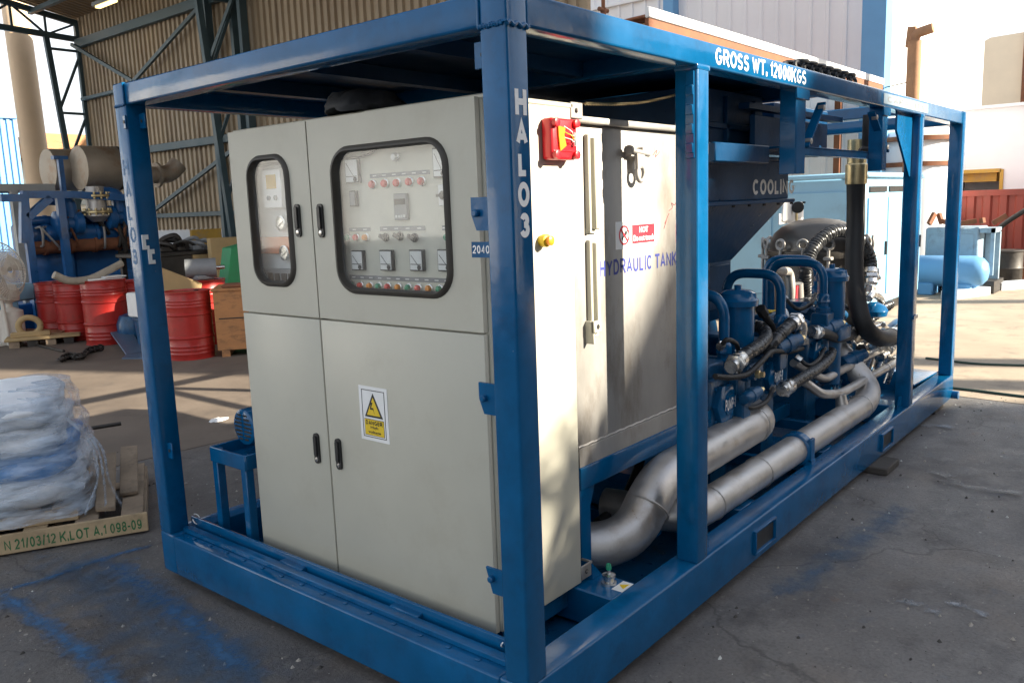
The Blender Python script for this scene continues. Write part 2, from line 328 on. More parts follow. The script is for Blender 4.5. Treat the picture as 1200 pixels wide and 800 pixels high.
def _arc(cx, cy, rx, ry, a0, a1, n=12): return [(cx+rx*math.cos(rad(a0+(a1-a0)*i/n)), cy+ry*math.sin(rad(a0+(a1-a0)*i/n))) for i in range(n+1)]
def _glyphs():
    g = {}
    g['H'] = (.78, [[(0, 0), (0, 1)], [(1, 0), (1, 1)], [(0, .52), (1, .52)]]); g['A'] = (.82, [[(0, 0), (.5, 1), (1, 0)], [(.2, .30), (.8, .30)]])
    g['L'] = (.66, [[(0, 1), (0, 0), (1, 0)]]); g['O'] = (.86, [_arc(.5, .5, .5, .5, 0, 360, 24)]); g['0'] = (.62, [_arc(.5, .5, .5, .5, 0, 360, 24)])
    g['3'] = (.62, [_arc(.5, .765, .44, .235, 165, -90) + [(.36, .53)], [(.36, .53)] + _arc(.48, .265, .52, .265, 90, -165)]); g['G'] = (.86, [_arc(.5, .5, .5, .5, 48, 335, 18) + [(1, .46), (.58, .46)]])
    P_ = [(0, 0), (0, 1), (.6, 1)] + _arc(.62, .74, .38, .26, 90, -90, 10) + [(0, .48)]
    g['R'] = (.78, [P_, [(.5, .48), (1, 0)]]); g['P'] = (.72, [P_]); g['S'] = (.74, [_arc(.5, .75, .46, .25, 25, 265, 12) + _arc(.5, .25, .5, .25, 85, -155, 12)])
    g['W'] = (1.12, [[(0, 1.08), (.27, .06), (.5, .98)], [(.5, .98), (.73, .06), (1, 1.08)]]); g['T'] = (.72, [[(0, 1), (1, 1)], [(.5, 1), (.5, 0)]]); g['.'] = (0.0, [[(0, -.04), (0, .10)]])
    g['1'] = (.40, [[(0, .74), (.9, 1), (.9, 0)]]); g['2'] = (.62, [_arc(.5, .70, .5, .30, 165, -25, 12) + [(0, 0), (1, 0)]]); g['K'] = (.78, [[(0, 0), (0, 1)], [(1, 1), (0, .36)], [(.36, .6), (1, 0)]])
    g['Y'] = (.80, [[(0, 1), (.5, .45), (1, 1)], [(.5, .45), (.5, 0)]]); g['D'] = (.78, [[(0, 0), (0, 1), (.42, 1)] + _arc(.42, .5, .58, .5, 90, -90, 14) + [(0, 0)]])
    g['U'] = (.76, [[(0, 1)] + _arc(.5, .33, .5, .33, 180, 360, 12) + [(1, 1)]]); g['I'] = (0.0, [[(0, 0), (0, 1)]]); g['C'] = (.80, [_arc(.5, .5, .5, .5, 42, 318, 18)])
    g['N'] = (.78, [[(0, 0), (0, 1), (1, 0), (1, 1)]]); g['M'] = (.92, [[(0, 0), (0, 1), (.5, .15), (1, 1), (1, 0)]]); g['-'] = (.32, [[(0, .42), (1, .42)]]); g['E'] = (.66, [[(1, 1), (0, 1), (0, 0), (1, 0)], [(0, .52), (.9, .52)]])
    g['/'] = (.36, [[(0, 0), (1, 1)]]); g['8'] = (.62, [_arc(.5, .76, .44, .24, 0, 360, 18), _arc(.5, .26, .5, .26, 0, 360, 18)]); g['9'] = (.62, [_arc(.5, .68, .5, .32, 0, 360, 18), [(1, .68)] + _arc(.5, .33, .5, .33, 0, -150, 10)])
    g['4'] = (.62, [[(.75, 0), (.75, 1), (0, .28), (1, .28)]]); g['8b'] = g['8']; return g
GLYPHS = _glyphs()
def sign_text(name, s_, o, right, up, mats, parent, height, width=None, th=0.17, gap=0.16, depth=0.0008, label=None):
    """bold grotesque lettering built from stroke ribbons; o = lower left corner"""
    R = Vector(right).normalized(); U = Vector(up).normalized(); N = R.cross(U); x = 0.0; rib = []
    for ch in s_:
        if ch == ' ': x += 0.34; continue
        w, sts = GLYPHS[ch]; w = max(w, th)
        for st in sts: rib.append([(x + th/2 + px*(w-th), th/2 + py*(1-th)) for px, py in st])
        x += w + gap
    tot = x-gap; sx = (width/tot) if width else height; bm = BM()
    for i, st in enumerate(rib):
        pts = [Vector((a, b)) for a, b in st]; closed = (pts[0]-pts[-1]).length < 1e-4
        if closed: pts = pts[:-1]
        n = len(pts); L_, R_ = [], []
        for k in range(n):
            a = pts[k-1] if (closed or k > 0) else None; b = pts[(k+1) % n] if (closed or k < n-1) else None
            d1 = (pts[k]-a).normalized() if a is not None else None; d2 = (b-pts[k]).normalized() if b is not None else None
            d1 = d1 if d1 is not None else d2; d2 = d2 if d2 is not None else d1
            n1 = Vector((-d1.y, d1.x)); n2 = Vector((-d2.y, d2.x)); m = (n1+n2); m = m.normalized() if m.length > 1e-4 else n1
            q = min(th/2/max(0.35, m.dot(n1)), th*0.95); p = pts[k].copy()
            if not closed and n > 2 or n == 2:
                if k == 0: p = p - d2*th/2*(0.98 if n == 2 else 0.0)
                if k == n-1: p = p + d1*th/2*(0.98 if n == 2 else 0.0)
            L_.append(p+m*q); R_.append(p-m*q)
        z = depth + 0.00025*(i % 4)
        tr = lambda v: Vector(o) + R*(v.x*sx) + U*(v.y*height) + N*z
        A = [bm.verts.new(tr(v)) for v in L_]; B = [bm.verts.new(tr(v)) for v in R_]
        for k in range(n if closed else n-1):
            j = (k+1) % n; f = bm.faces.new((B[k], B[j], A[j], A[k]))
    return part(name, bm, mats, parent, label, sharp=180)

# =================================================================== SETTING
# ground: one sheet
gm = bpy.data.materials.new('stained_concrete'); gm.use_nodes = True
def ground_nodes(m):
    n = m.node_tree.nodes; l = m.node_tree.links; b = n['Principled BSDF']
    geo = n.new('ShaderNodeNewGeometry')
    def nz(s, d=8, r=0.65, off=0):
        t = n.new('ShaderNodeTexNoise'); t.inputs['Scale'].default_value = s; t.inputs['Detail'].default_value = d; t.inputs['Roughness'].default_value = r
        a = n.new('ShaderNodeVectorMath'); a.inputs[1].default_value = (off, off*1.7, 0); l.new(geo.outputs['Position'], a.inputs[0]); l.new(a.outputs[0], t.inputs['Vector']); return t.outputs['Fac']
    def ramp(f, a, bb, lo=0.0, hi=1.0):
        r = n.new('ShaderNodeMapRange'); r.inputs[1].default_value = a; r.inputs[2].default_value = bb; r.inputs[3].default_value = lo; r.inputs[4].default_value = hi
        l.new(f, r.inputs[0]); return r.outputs[0]
    def mixc(f, A, B):
        x = n.new('ShaderNodeMix'); x.data_type = 'RGBA'; l.new(f, x.inputs['Factor'])
        for k, v in (('A', A), ('B', B)):
            if isinstance(v, tuple): x.inputs[k].default_value = (*v, 1)
            else: l.new(v, x.inputs[k])
        return x.outputs['Result']
    c = mixc(ramp(nz(0.55), 0.3, 0.7), (0.095, 0.088, 0.084), (0.180, 0.168, 0.158))
    c = mixc(ramp(nz(2.6, off=5), 0.50, 0.66, 0, 0.75), c, (0.062, 0.056, 0.055))
    c = mixc(ramp(nz(1.1, off=11), 0.52, 0.68, 0, 0.6), c, (0.185, 0.150, 0.120))
    c = mixc(ramp(nz(6.0, off=3), 0.57, 0.70, 0, 0.55), c, (0.22, 0.205, 0.19))
    c = mixc(ramp(nz(4.0, off=19), 0.62, 0.72, 0, 0.40), c, (0.045, 0.085, 0.14))
    c = mixc(ramp(nz(3.1, off=31), 0.66, 0.74, 0, 0.6), c, (0.17, 0.075, 0.035))
    c = mixc(ramp(nz(26, 3, 0.5, off=7), 0.66, 0.74, 0, 0.5), c, (0.30, 0.27, 0.23))
    c = mixc(ramp(nz(60, 2, 0.5, off=2), 0.45, 0.7, 0, 0.35), c, (0.05, 0.045, 0.042))
    def vor(sc, a, bb, amt, col):
        nonlocal c
        v = n.new('ShaderNodeTexVoronoi'); v.inputs['Scale'].default_value = sc; l.new(geo.outputs['Position'], v.inputs['Vector'])
        c = mixc(ramp(v.outputs['Distance'], a, bb, amt, 0.0), c, col)
    vor(5.0, 0.035, 0.06, 0.7, (0.42, 0.39, 0.34)); vor(11.0, 0.05, 0.08, 0.5, (0.035, 0.03, 0.03)); vor(16.0, 0.05, 0.09, 0.45, (0.27, 0.25, 0.22))
    ve = n.new('ShaderNodeTexVoronoi'); ve.feature = 'DISTANCE_TO_EDGE'; ve.inputs['Scale'].default_value = 0.55
    wv = n.new('ShaderNodeTexNoise'); wv.inputs['Scale'].default_value = 2.5; wv.inputs['Detail'].default_value = 8; l.new(geo.outputs['Position'], wv.inputs['Vector'])
    av = n.new('ShaderNodeVectorMath'); av.operation = 'MULTIPLY_ADD'; l.new(wv.outputs['Color'], av.inputs[0]); av.inputs[1].default_value = (0.5, 0.5, 0); l.new(geo.outputs['Position'], av.inputs[2]); l.new(av.outputs[0], ve.inputs['Vector'])
    c = mixc(ramp(ve.outputs['Distance'], 0.001, 0.004, 0.5, 0.0), c, (0.030, 0.027, 0.026))
    l.new(c, b.inputs['Base Color'])
    l.new(ramp(nz(1.8, off=8), 0.35, 0.7, 0.50, 0.85), b.inputs['Roughness'])
    bp = n.new('ShaderNodeBump'); bp.inputs['Strength'].default_value = 0.6; bp.inputs['Distance'].default_value = 0.012
    l.new(nz(40, 8, 0.7), bp.inputs['Height']); l.new(bp.outputs['Normal'], b.inputs['Normal'])
ground_nodes(gm)
bm = BM(); prism(bm, [(-300, -300, G-0.2), (400, -300, G-0.2), (400, 400, G-0.2), (-300, 400, G-0.2)], (0, 0, 0.2))
solo('ground', bm, gm, kind='structure')

SLAB = mat('dusty_sunlit_slab', (0.36, 0.29, 0.215), 0.85, 0, 0.22, 1.2, 0.2, 30, 0, ((0.17, 0.14, 0.115), 0.8, 1.6))  # dusty slab paled to carry sunlight in its colour, edge along the shadow line
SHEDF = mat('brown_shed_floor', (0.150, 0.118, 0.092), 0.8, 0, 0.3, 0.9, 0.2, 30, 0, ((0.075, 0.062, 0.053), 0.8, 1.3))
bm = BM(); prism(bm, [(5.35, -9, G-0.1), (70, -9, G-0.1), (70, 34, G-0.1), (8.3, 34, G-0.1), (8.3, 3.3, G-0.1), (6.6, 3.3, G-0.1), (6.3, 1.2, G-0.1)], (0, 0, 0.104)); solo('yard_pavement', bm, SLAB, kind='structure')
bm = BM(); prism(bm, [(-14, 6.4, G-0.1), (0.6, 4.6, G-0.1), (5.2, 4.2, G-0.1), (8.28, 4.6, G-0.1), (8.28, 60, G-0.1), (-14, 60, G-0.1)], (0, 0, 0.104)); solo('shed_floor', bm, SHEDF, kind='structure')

def worn_paint(name, col, thr, scale, soft=0.12):
    m = bpy.data.materials.new(name); m.use_nodes = True; n = m.node_tree.nodes; l = m.node_tree.links; b = n['Principled BSDF']
    b.inputs['Base Color'].default_value = (*col, 1); b.inputs['Roughness'].default_value = 0.6
    geo = n.new('ShaderNodeNewGeometry'); t = n.new('ShaderNodeTexNoise'); t.inputs['Scale'].default_value = scale; t.inputs['Detail'].default_value = 10; t.inputs['Roughness'].default_value = 0.75
    l.new(geo.outputs['Position'], t.inputs['Vector'])
    uv = n.new('ShaderNodeUVMap'); uv.uv_map = 'edge'; sp = n.new('ShaderNodeSeparateXYZ'); l.new(uv.outputs[0], sp.inputs[0])
    # wear is stronger towards the strip's rim: rim value 0 at the border, 1 along the middle
    a = n.new('ShaderNodeMath'); a.operation = 'MULTIPLY_ADD'; l.new(sp.outputs['X'], a.inputs[0]); a.inputs[1].default_value = 0.35; l.new(t.outputs['Fac'], a.inputs[2])
    r = n.new('ShaderNodeMapRange'); r.inputs[1].default_value = thr; r.inputs[2].default_value = thr+soft; l.new(a.outputs[0], r.inputs[0])
    l.new(r.outputs[0], b.inputs['Alpha']); return m
PAINT1 = worn_paint('worn_blue_floor_paint', (0.05, 0.145, 0.29), 0.63, 13, 0.30)
PAINT2 = worn_paint('thin_blue_overspray', (0.05, 0.11, 0.19), 0.66, 9, 0.5)
PAINTW = worn_paint('worn_white_floor_paint', (0.26, 0.28, 0.31), 0.70, 9, 0.25)
PAINTW2 = worn_paint('pale_floor_stain', (0.24, 0.23, 0.22), 0.72, 5, 0.25)
def floor_strip(name, px, width, m, lift):
    """a paint strip on the ground through photo points, with an 'edge' uv (0 at the rim, 1 in the middle)"""
    p = smooth_path([PZ(u, v, G) for u, v in px], 8); bm = BM(); uvl = bm.loops.layers.uv.new('edge'); rows = []
    for i, q in enumerate(p):
        t = (p[min(i+1, len(p)-1)]-p[max(i-1, 0)]).normalized(); s = Vector((-t.y, t.x, 0))
        e = min(1.0, 5.0*min(i, len(p)-1-i)/len(p))
        rows.append([(bm.verts.new((q + s*width*k).to_3d() + Vector((0, 0, lift))), (1-abs(k)*2)*e) for k in (-0.5, -0.25, 0, 0.25, 0.5)])
    for a, b in zip(rows, rows[1:]):
        for k in range(4):
            q = (a[k], a[k+1], b[k+1], b[k]); f = bm.faces.new([x[0] for x in q])
            for lp, x in zip(f.loops, q): lp[uvl].uv = (x[1], 0)
    bmesh.ops.recalc_face_normals(bm, faces=bm.faces)
    return solo(name, bm, m, kind='structure')
floor_strip('floor_paint', [(-40, 706), (60, 676), (130, 652), (215, 630)], 0.085, PAINT1, 0.004)
floor_strip('floor_paint', [(95, 640), (170, 690), (240, 745), (330, 830)], 0.30, PAINT1, 0.008)
floor_strip('floor_paint', [(-20, 680), (40, 725), (110, 780), (170, 840)], 0.22, PAINT1, 0.012)
floor_strip('floor_paint', [(20, 640), (120, 690), (240, 790), (280, 840)], 0.9, PAINT2, 0.016)
floor_strip('floor_paint', [(870, 720), (960, 670), (1040, 610), (1100, 590)], 0.4, PAINT2, 0.004)
floor_strip('floor_paint', [(1040, 702), (1075, 710), (1112, 724)], 0.17, PAINTW, 0.008)
floor_strip('floor_paint', [(1100, 704), (1135, 713), (1165, 730)], 0.13, PAINTW, 0.008)
floor_strip('floor_paint', [(1050, 498), (1090, 500), (1130, 503)], 0.30, PAINTW, 0.012)
floor_strip('floor_paint', [(1075, 548), (1140, 572), (1225, 582)], 0.42, PAINTW2, 0.016)

rg = random.Random(11); bm = BM()
for k in range(2600):                                 # loose grit, paint flakes and crumbs over the near yard
    x, y = (rg.uniform(-2.2, 6.5), rg.uniform(-2.0, 0.0)) if k % 2 else (rg.uniform(-1.8, 1.0), rg.uniform(0.3, 5.0))
    if -0.03 < x < 5.95 and -0.03 < y < 2.45: continue
    r_ = 0.0025 + 0.011*rg.random()**5; c = Vector((x, y, G+0.004+r_*0.25)); a0 = rg.random()*6.28; st = rg.uniform(0.5, 1.6)
    top_ = bm.verts.new(c+Vector((0, 0, r_*0.5))); ring = [bm.verts.new(c + Vector((math.cos(a0+q*1.2566)*r_*st*rg.uniform(0.6, 1.2), math.sin(a0+q*1.2566)*r_*rg.uniform(0.6, 1.2), -r_*0.6))) for q in range(5)]; mi = rg.choice((0, 0, 0, 1, 1, 2))
    for q in range(5): f = bm.faces.new((ring[q], ring[(q+1) % 5], top_)); f.material_index = mi
solo('loose_grit', bm, [mat('grit_pale', (0.34, 0.31, 0.27), 0.9), mat('grit_dark', (0.06, 0.055, 0.05), 0.9), mat('grit_flake', (0.55, 0.55, 0.52), 0.8)], 'scattered grit and paint flakes on the yard floor', 'grit', kind='stuff', sharp=10)

# ------------------------------------------------------------------ unseen blocks added round the yard to shape shade and reflections
DARKCL = mat('dark_brown_cladding', (0.11, 0.085, 0.065), 0.8, 0, 0.2, 0.5)  # dark skin of the added blocks, keeps fill and reflections low
t = thing('shade_gable', 'unseen gabled block added across the yard to cut the sunlight', 'building', (14.7, -30, G))  # added out of view; its slopes cut the sunlit area on the tank
bm = BM(); prism(bm, [(11.4, -26, G), (17.9, -26, G), (17.9, -26, 12.2), (14.7, -26, 15.9), (11.4, -26, 12.4)], (0, -8, 0)); part('wall', bm, DARKCL, t)
bm = BM(); prism(bm, [(11.3, -25.9, 12.33), (14.7, -25.9, 15.92), (18.0, -25.9, 12.1), (18.0, -25.9, 12.25), (14.7, -25.9, 16.07), (11.3, -25.9, 12.45)], (0, -8.2, 0)); part('roof', bm, COLB, t)
t = thing('shade_block', 'unseen long dark block added behind the camera to shade the yard', 'building', (-4, -16, G))  # added out of view to keep the near post and foreground in shade
bm = BM(); bx(bm, (-16, -24, G), (7.72, -16.0, 13.0)); part('wall', bm, DARKCL, t)
bm = BM(); bx(bm, (-16.2, -24.2, 13.0), (7.75, -15.9, 13.3)); part('roof', bm, COLB, t)
t = thing('raised_shade_slab', 'unseen high slab on legs added across the yard to shade the drums', 'blocker', (17, -16.5, G))  # added out of view to throw shade over the drums and engine
bm = BM(); prism(bm, [(14.0, -16, 11.2), (15.6, -16, 11.2), (15.6, -16, 14.4), (21.5, -16, 14.4), (21.5, -16, 18), (14.0, -16, 18)], (0, -0.9, 0)); part('blocker_wall', bm, DARKCL, t)
for x, zt in ((14.05, 11.22), (15.3, 11.22), (21.2, 14.42)):
    for y in (-16.3, -16.85):
        bm = BM(); bx(bm, (x, y, G), (x+0.2, y+0.2, zt)); part('leg', bm, COLB, t)
t = thing('dark_reflection_block', 'unseen dark brown block added past the far frame end for dark reflections', 'building', (35, -14, G))  # added out of view so the cooler face mirrors something dark
bm = BM(); bx(bm, (26, -24, G), (46, -6, 8.0)); part('wall', bm, DARKCL, t)
bm = BM(); bx(bm, (25.7, -24.3, 8.0), (46.3, -5.7, 8.3)); part('roof', bm, DARKCL, t)
t = thing('white_reflection_block', 'unseen long white block added beyond the open shed end for bright reflections', 'building', (-16, 42, G))  # added out of view to put bright reflections on the left post
bm = BM(); bx(bm, (-40, 38, G), (-9, 46, 7.5)); part('wall', bm, PWHITE, t)
bm = BM(); bx(bm, (-40.3, 37.7, 7.5), (-8.7, 46.3, 7.8)); part('roof', bm, COLB, t)
# a tree by the added shade block: its crown dapples the light on the cabinet flank
t = thing('yard_tree', 'leafy young tree by the shade block', 'tree', (6.1, -12, G))
LEAF = mat('leaf', (0.05, 0.10, 0.025), 0.6, 0, 0.3, 3)
rt_ = random.Random(3); tc = Vector((6.05, -12, 6.05))
bm = BM(); tube(bm, smooth_path([(6.1, -12, G), (6.15, -12.05, 2.5), (6.0, -11.95, 4.6), (6.05, -12, 6.0)], 8), lambda q: 0.13-0.09*q, 10)
for k in range(9):
    a = k*2.4; e = tc + Vector((0.8*math.cos(a), 0.8*math.sin(a), rt_.uniform(-0.7, 0.5))); tube(bm, smooth_path([(6.05, -12, 4.4+0.15*k), tc.lerp(e, 0.5)+Vector((0, 0, -0.2)), e], 6), lambda q: 0.035-0.025*q, 6)
part('trunk', bm, TIMBER, t)
bm = BM(); cl = [tc + Vector((rt_.gauss(0, 0.55), rt_.gauss(0, 0.6), rt_.gauss(-0.05, 0.33))) for _ in range(26)]
for k in range(1500):
    c = rt_.choice(cl) + Vector((rt_.gauss(0, 0.13), rt_.gauss(0, 0.13), rt_.gauss(0, 0.10))); u = Vector((rt_.gauss(0, 1), rt_.gauss(0, 1), rt_.gauss(0, 1))).normalized(); v = u.orthogonal().normalized(); r_ = rt_.uniform(0.03, 0.06)
    bm.faces.new([bm.verts.new(c+u*r_*1.6), bm.verts.new(c+v*r_*0.7), bm.verts.new(c-u*r_*1.6), bm.verts.new(c-v*r_*0.7)])
part('crown', bm, LEAF, t)
# ------------------------------------------------------------------ open shed on the left: cladding wall, roof, steelwork
t = thing('open_shed', 'tan corrugated open sided shed with teal lattice steelwork', 'shed', (8, 12, G))
def corrugated(bm, o, along, upv, nrm, n, pitch, h, depth, prof=((0, 0), (0.30, 0), (0.42, 1), (0.88, 1), (1.0, 0)), rows=1):
    o = Vector(o); along = Vector(along); upv = Vector(upv); nrm = Vector(nrm); cols = []
    for i in range(n):
        for a, d in prof[:-1]: cols.append(((i+a)*pitch, d))
    cols.append((n*pitch, prof[-1][1])); lo = None
    for s, d in cols:
        q = o + along*s + nrm*(d*depth); cur = [bm.verts.new(q + upv*(h*k/rows)) for k in range(rows+1)]
        if lo:
            for k in range(rows): bm.faces.new((lo[k], cur[k], cur[k+1], lo[k+1]))
        lo = cur
    return bm
bm = BM(); corrugated(bm, (8.0, 20.3, 1.50), (0, -1, 0), (0, 0, 1), (-1, 0, 0), 80, 0.19, 5.2, 0.045); part('cladding', bm, CLAD, t)
bm = BM(); bx(bm, (7.99, 4.9, G), (8.25, 20.3, 1.52)); part('dado_wall', bm, MASON, t, 'white masonry wall below the cladding')
bm = BM()                                            # roof sheets rise towards the yard
sl = Vector((-1, 0, 0.19)).normalized()
corrugated(bm, Vector((8.3, 20.4, 6.62)), (0, -1, 0), sl, (0.19, 0, 1), 81, 0.19, 10.3, 0.04); part('roof', bm, ROOFM, t)
for z, yy0, yy1, w in ((6.06, 4.9, 20.2, 0.20), (3.33, 4.9, 20.2, 0.16), (1.83, 4.9, 20.2, 0.10), (4.75, 17.2, 20.2, 0.08)):
    bm = BM(); bx(bm, (7.80, yy0, z-w/2), (7.93, yy1, z+w/2), 0.01); part('girt', bm, SHEDST, t)
for k in range(5):                                   # roof purlins
    q = Vector((8.0, 0, 6.55)) + sl*(1.1+1.6*k); bm = BM(); bx(bm, (q.x-0.05, 5, q.z-0.11), (q.x+0.05, 20.35, q.z-0.01)); part('purlin', bm, SHEDST, t)
for y0, z0, y1, z1 in ((20.25, 6.05, 17.4, 4.85), (17.35, 1.85, 13.4, 3.15), (17.35, 4.85, 14.2, 6.0)):
    bm = BM(); beam(bm, (7.76, y0, z0), (7.76, y1, z1), 0.06, 0.08); part('brace', bm, SHEDST, t)
def lattice(y, parent):
    A = [(7.95, y, G), (7.95, y, 6.55)]; B = [(7.60, y, G), (7.18, y, 6.2)]
    bm = BM(); beam(bm, A[0], A[1], 0.10, 0.16, upv=(1, 0, 0)); part('column_leg', bm, SHEDST, parent)
    bm = BM(); beam(bm, B[0], B[1], 0.10, 0.12, upv=(1, 0, 0)); part('column_leg', bm, SHEDST, parent)
    zs = [1.2, 2.2, 3.35, 4.35, 4.45, 5.9]
    for a, b, sw in ((3.2, 4.4, 0), (4.4, 4.4, 2), (4.45, 5.85, 1), (5.9, 5.9, 2), (1.0, 2.1, 1), (2.1, 3.2, 0)):
        xb = lambda z: 7.60 + (7.18-7.60)*(z-G)/6.25
        p = Vector((xb(a), y, a)); q = Vector((7.95, y, b))
        if sw == 0: p, q = Vector((xb(a), y, a)), Vector((7.95, y, b))
        if sw == 1: p, q = Vector((xb(a), y, a)), Vector((7.95, y, b))
        bm = BM(); beam(bm, p, q, 0.05, 0.06); part('lattice_bar', bm, SHEDST, parent)
def truss(y, parent, x1=-1.6):
    bot = lambda x: 6.18 + (8-x)*0.045; top = lambda x: 6.56 + (8-x)*0.17
    bm = BM(); beam(bm, (8, y, bot(8)), (x1, y, bot(x1)), 0.09, 0.13); part('truss_chord', bm, SHEDST, parent)
    bm = BM(); beam(bm, (8, y, top(8)), (x1, y, top(x1)), 0.09, 0.13); part('truss_chord', bm, SHEDST, parent)
    x = 7.95; k = 0
    while x > x1+0.8:
        bm = BM(); beam(bm, (x, y, bot(x) if k % 2 else top(x)), (x-0.75, y, top(x-0.75) if k % 2 else bot(x-0.75)), 0.04, 0.05); part('lattice_bar', bm, SHEDST, parent)
        bm = BM(); beam(bm, (x-0.75, y, bot(x-0.75)), (x-0.75, y, top(x-0.75)), 0.04, 0.05); part('lattice_bar', bm, SHEDST, parent)
        x -= 0.75; k += 1
for y in (20.25, 13.5, 7.0):
    lattice(y, t); truss(y, t)
for y in (14.15, 12.95):                             # paired legs at the middle frame
    bm = BM(); beam(bm, (7.78, y, 1.0), (7.78, y, 6.6), 0.10, 0.16, upv=(1, 0, 0)); part('column_leg', bm, SHEDST, t)
bm = BM(); beam(bm, (7.76, 14.1, 4.95), (7.76, 13.0, 6.1), 0.05, 0.09); part('brace', bm, SHEDST, t)
for y in (20.25, 13.5, 7.0):
    bm = BM(); bx(bm, (-1.8, y-0.1, G), (-1.6, y+0.1, 8.1)); part('column_leg', bm, SHEDST, t)
t = thing('shed_lamp', 'tungsten batten lamp hung under the shed roof', 'lamp', (7.2, 16.9, 6.25))
bm = BM(); beam(bm, (7.0, 17.2, 6.33), (7.0, 16.2, 6.33), 0.16, 0.08); beam(bm, (7.0, 16.7, 6.36), (7.0, 16.7, 6.68), 0.03, 0.03); part('housing', bm, GREYP, t)
em = bpy.data.materials.new('lamp_glow'); em.use_nodes = True; eb = em.node_tree.nodes['Principled BSDF']
eb.inputs['Base Color'].default_value = (0.8, 0.6, 0.3, 1); eb.inputs['Emission Color'].default_value = (1, 0.7, 0.25, 1); eb.inputs['Emission Strength'].default_value = 1.2
bm = BM(); beam(bm, (7.0, 17.1, 6.27), (7.0, 16.3, 6.27), 0.10, 0.04); part('tube', bm, em, t)

# house, container and flue far beyond the shed's open end
t = thing('workshop_house', 'low beige house with orange roof edge beyond the shed', 'house', PY(75, 250, 27))
a, b = PY(47, 163, 27), PY(150, 330, 27)
bm = BM(); bx(bm, (a.x+0.25, 27.1, G), (b.x+6, 31, a.z-0.25)); part('wall', bm, BEIGE, t)
bm = BM(); bx(bm, (a.x-0.3, 26.3, a.z-0.55), (b.x+6.5, 31.5, a.z+0.12)); part('roof', bm, WOODO, t, 'orange brown roof edge')
bm = BM(); bx(bm, (a.x-0.2, 27.0, G), (a.x+0.25, 27.6, a.z-0.5)); part('post', bm, RUST, t)
bm = BM(); bx(bm, (a.x+0.6, 27.03, 2.3), (a.x+2.2, 27.12, 3.4)); part('shutter', bm, CREAM, t)
t = thing('blue_container', 'bright blue corrugated cargo container beyond the shed end', 'container', PY(-30, 300, 24))
a, b = PY(-150, 130, 24), PY(26, 200, 24)
bm = BM(); corrugated(bm, (a.x, 24, G), (1, 0, 0), (0, 0, 1), (0, -1, 0), 20, (b.x-a.x)/20, a.z-G, 0.05); bx(bm, (a.x, 24.01, G), (b.x, 27, a.z)); part('body', bm, COLB, t)
bm = BM(); bx(bm, (a.x-0.05, 23.9, a.z-0.02), (b.x+0.05, 27.05, a.z+0.12)); part('top_rail', bm, COLB, t)
p0, p1 = PY(46, 215, 21.5), PY(8, -60, 21.5); base = p0.copy(); base.z = G
d = (p1-p0).normalized(); foot = p0 + d*((G-p0.z)/d.z)
bm = BM(); cyl(bm, foot, p1+d*2, 0.30, seg=24); lathe(bm, foot, d, [(0.5, 0), (0.5, 0.06), (0.31, 0.10)], 24)
solo('flue_stack', bm, PIPEW, 'tall leaning pale orange flue pipe by the shed end', 'pipe')

# ------------------------------------------------------------------ right background
t = thing('white_hall', 'tall pale hall with light blue columns behind the canopy', 'building', (16, 9, G))
bm = BM(); bx(bm, (16.03, 3.75, G), (26, 19, 10.5)); part('wall', bm, PWHITE, t)
bm = BM(); corrugated(bm, (16.02, 18.9, G), (0, -1, 0), (0, 0, 1), (-1, 0, 0), 42, 0.356, 10.4, 0.035, ((0, 0), (0.70, 0), (0.76, 1), (0.94, 1), (1.0, 0))); part('cladding', bm, PWHITE, t)
for y0, y1 in ((3.5, 3.95), (8.1, 8.35), (12.6, 13.0), (17, 17.4)):
    bm = BM(); bx(bm, (15.75, y0, G), (16.2, y1, 10.7)); part('column', bm, COLB, t)
for z in (3.4, 6.4, 9.3):
    bm = BM(); bx(bm, (15.93, 3.96, z), (16.05, 18.9, z+0.06)); part('rail', bm, PWHITE, t)
t = thing('yard_canopy', 'flat rust brown canopy roof with deep white fascia', 'canopy', (11, 5, G))
bm = BM(); bx(bm, (6.78, 3.48, 3.83), (15.7, 3.54, 3.95), 0.01); part('fascia', bm, WHITE, t)
bm = BM(); bx(bm, (6.80, 3.50, 3.72), (15.7, 3.55, 3.829)); part('edge_beam', bm, RUST, t)
bm = BM(); corrugated(bm, (6.75, 3.56, 3.84), (1, 0, 0), (0, 1, -0.03), (0, 0, 1), 46, 0.19, 3.6, 0.04); part('roof_sheet', bm, RUST, t)
for k in range(9):
    x = 6.95+1.05*k; bm = BM(); bx(bm, (x, 3.56, 3.70), (x+0.08, 7.1, 3.81)); part('rafter', bm, RUST if k % 3 else CARD, t)
for x in (7.2, 11.4, 15.4):
    for y in (4.2, 6.9):
        bm = BM(); bx(bm, (x, y, G), (x+0.12, y+0.12, 3.72)); part('post', bm, RUST, t)
p = PY(707, 12, 3.4)                                 # small tap-like vent showing above the top beam
t = thing('vent_pipe', 'thin brown vent pipe poking up behind the frame roof', 'pipe', (p.x, p.y, G))
bm = BM(); cyl(bm, (p.x, p.y, G), (p.x, p.y, p.z+0.02), 0.03, seg=12); part('stem', bm, RUST, t)
bm = BM(); cyl(bm, (p.x-0.08, p.y, p.z), (p.x+0.08, p.y, p.z), 0.022, seg=12); cyl(bm, (p.x, p.y, p.z), (p.x, p.y, p.z+0.10), 0.02, seg=12); part('tee', bm, RUST, t)

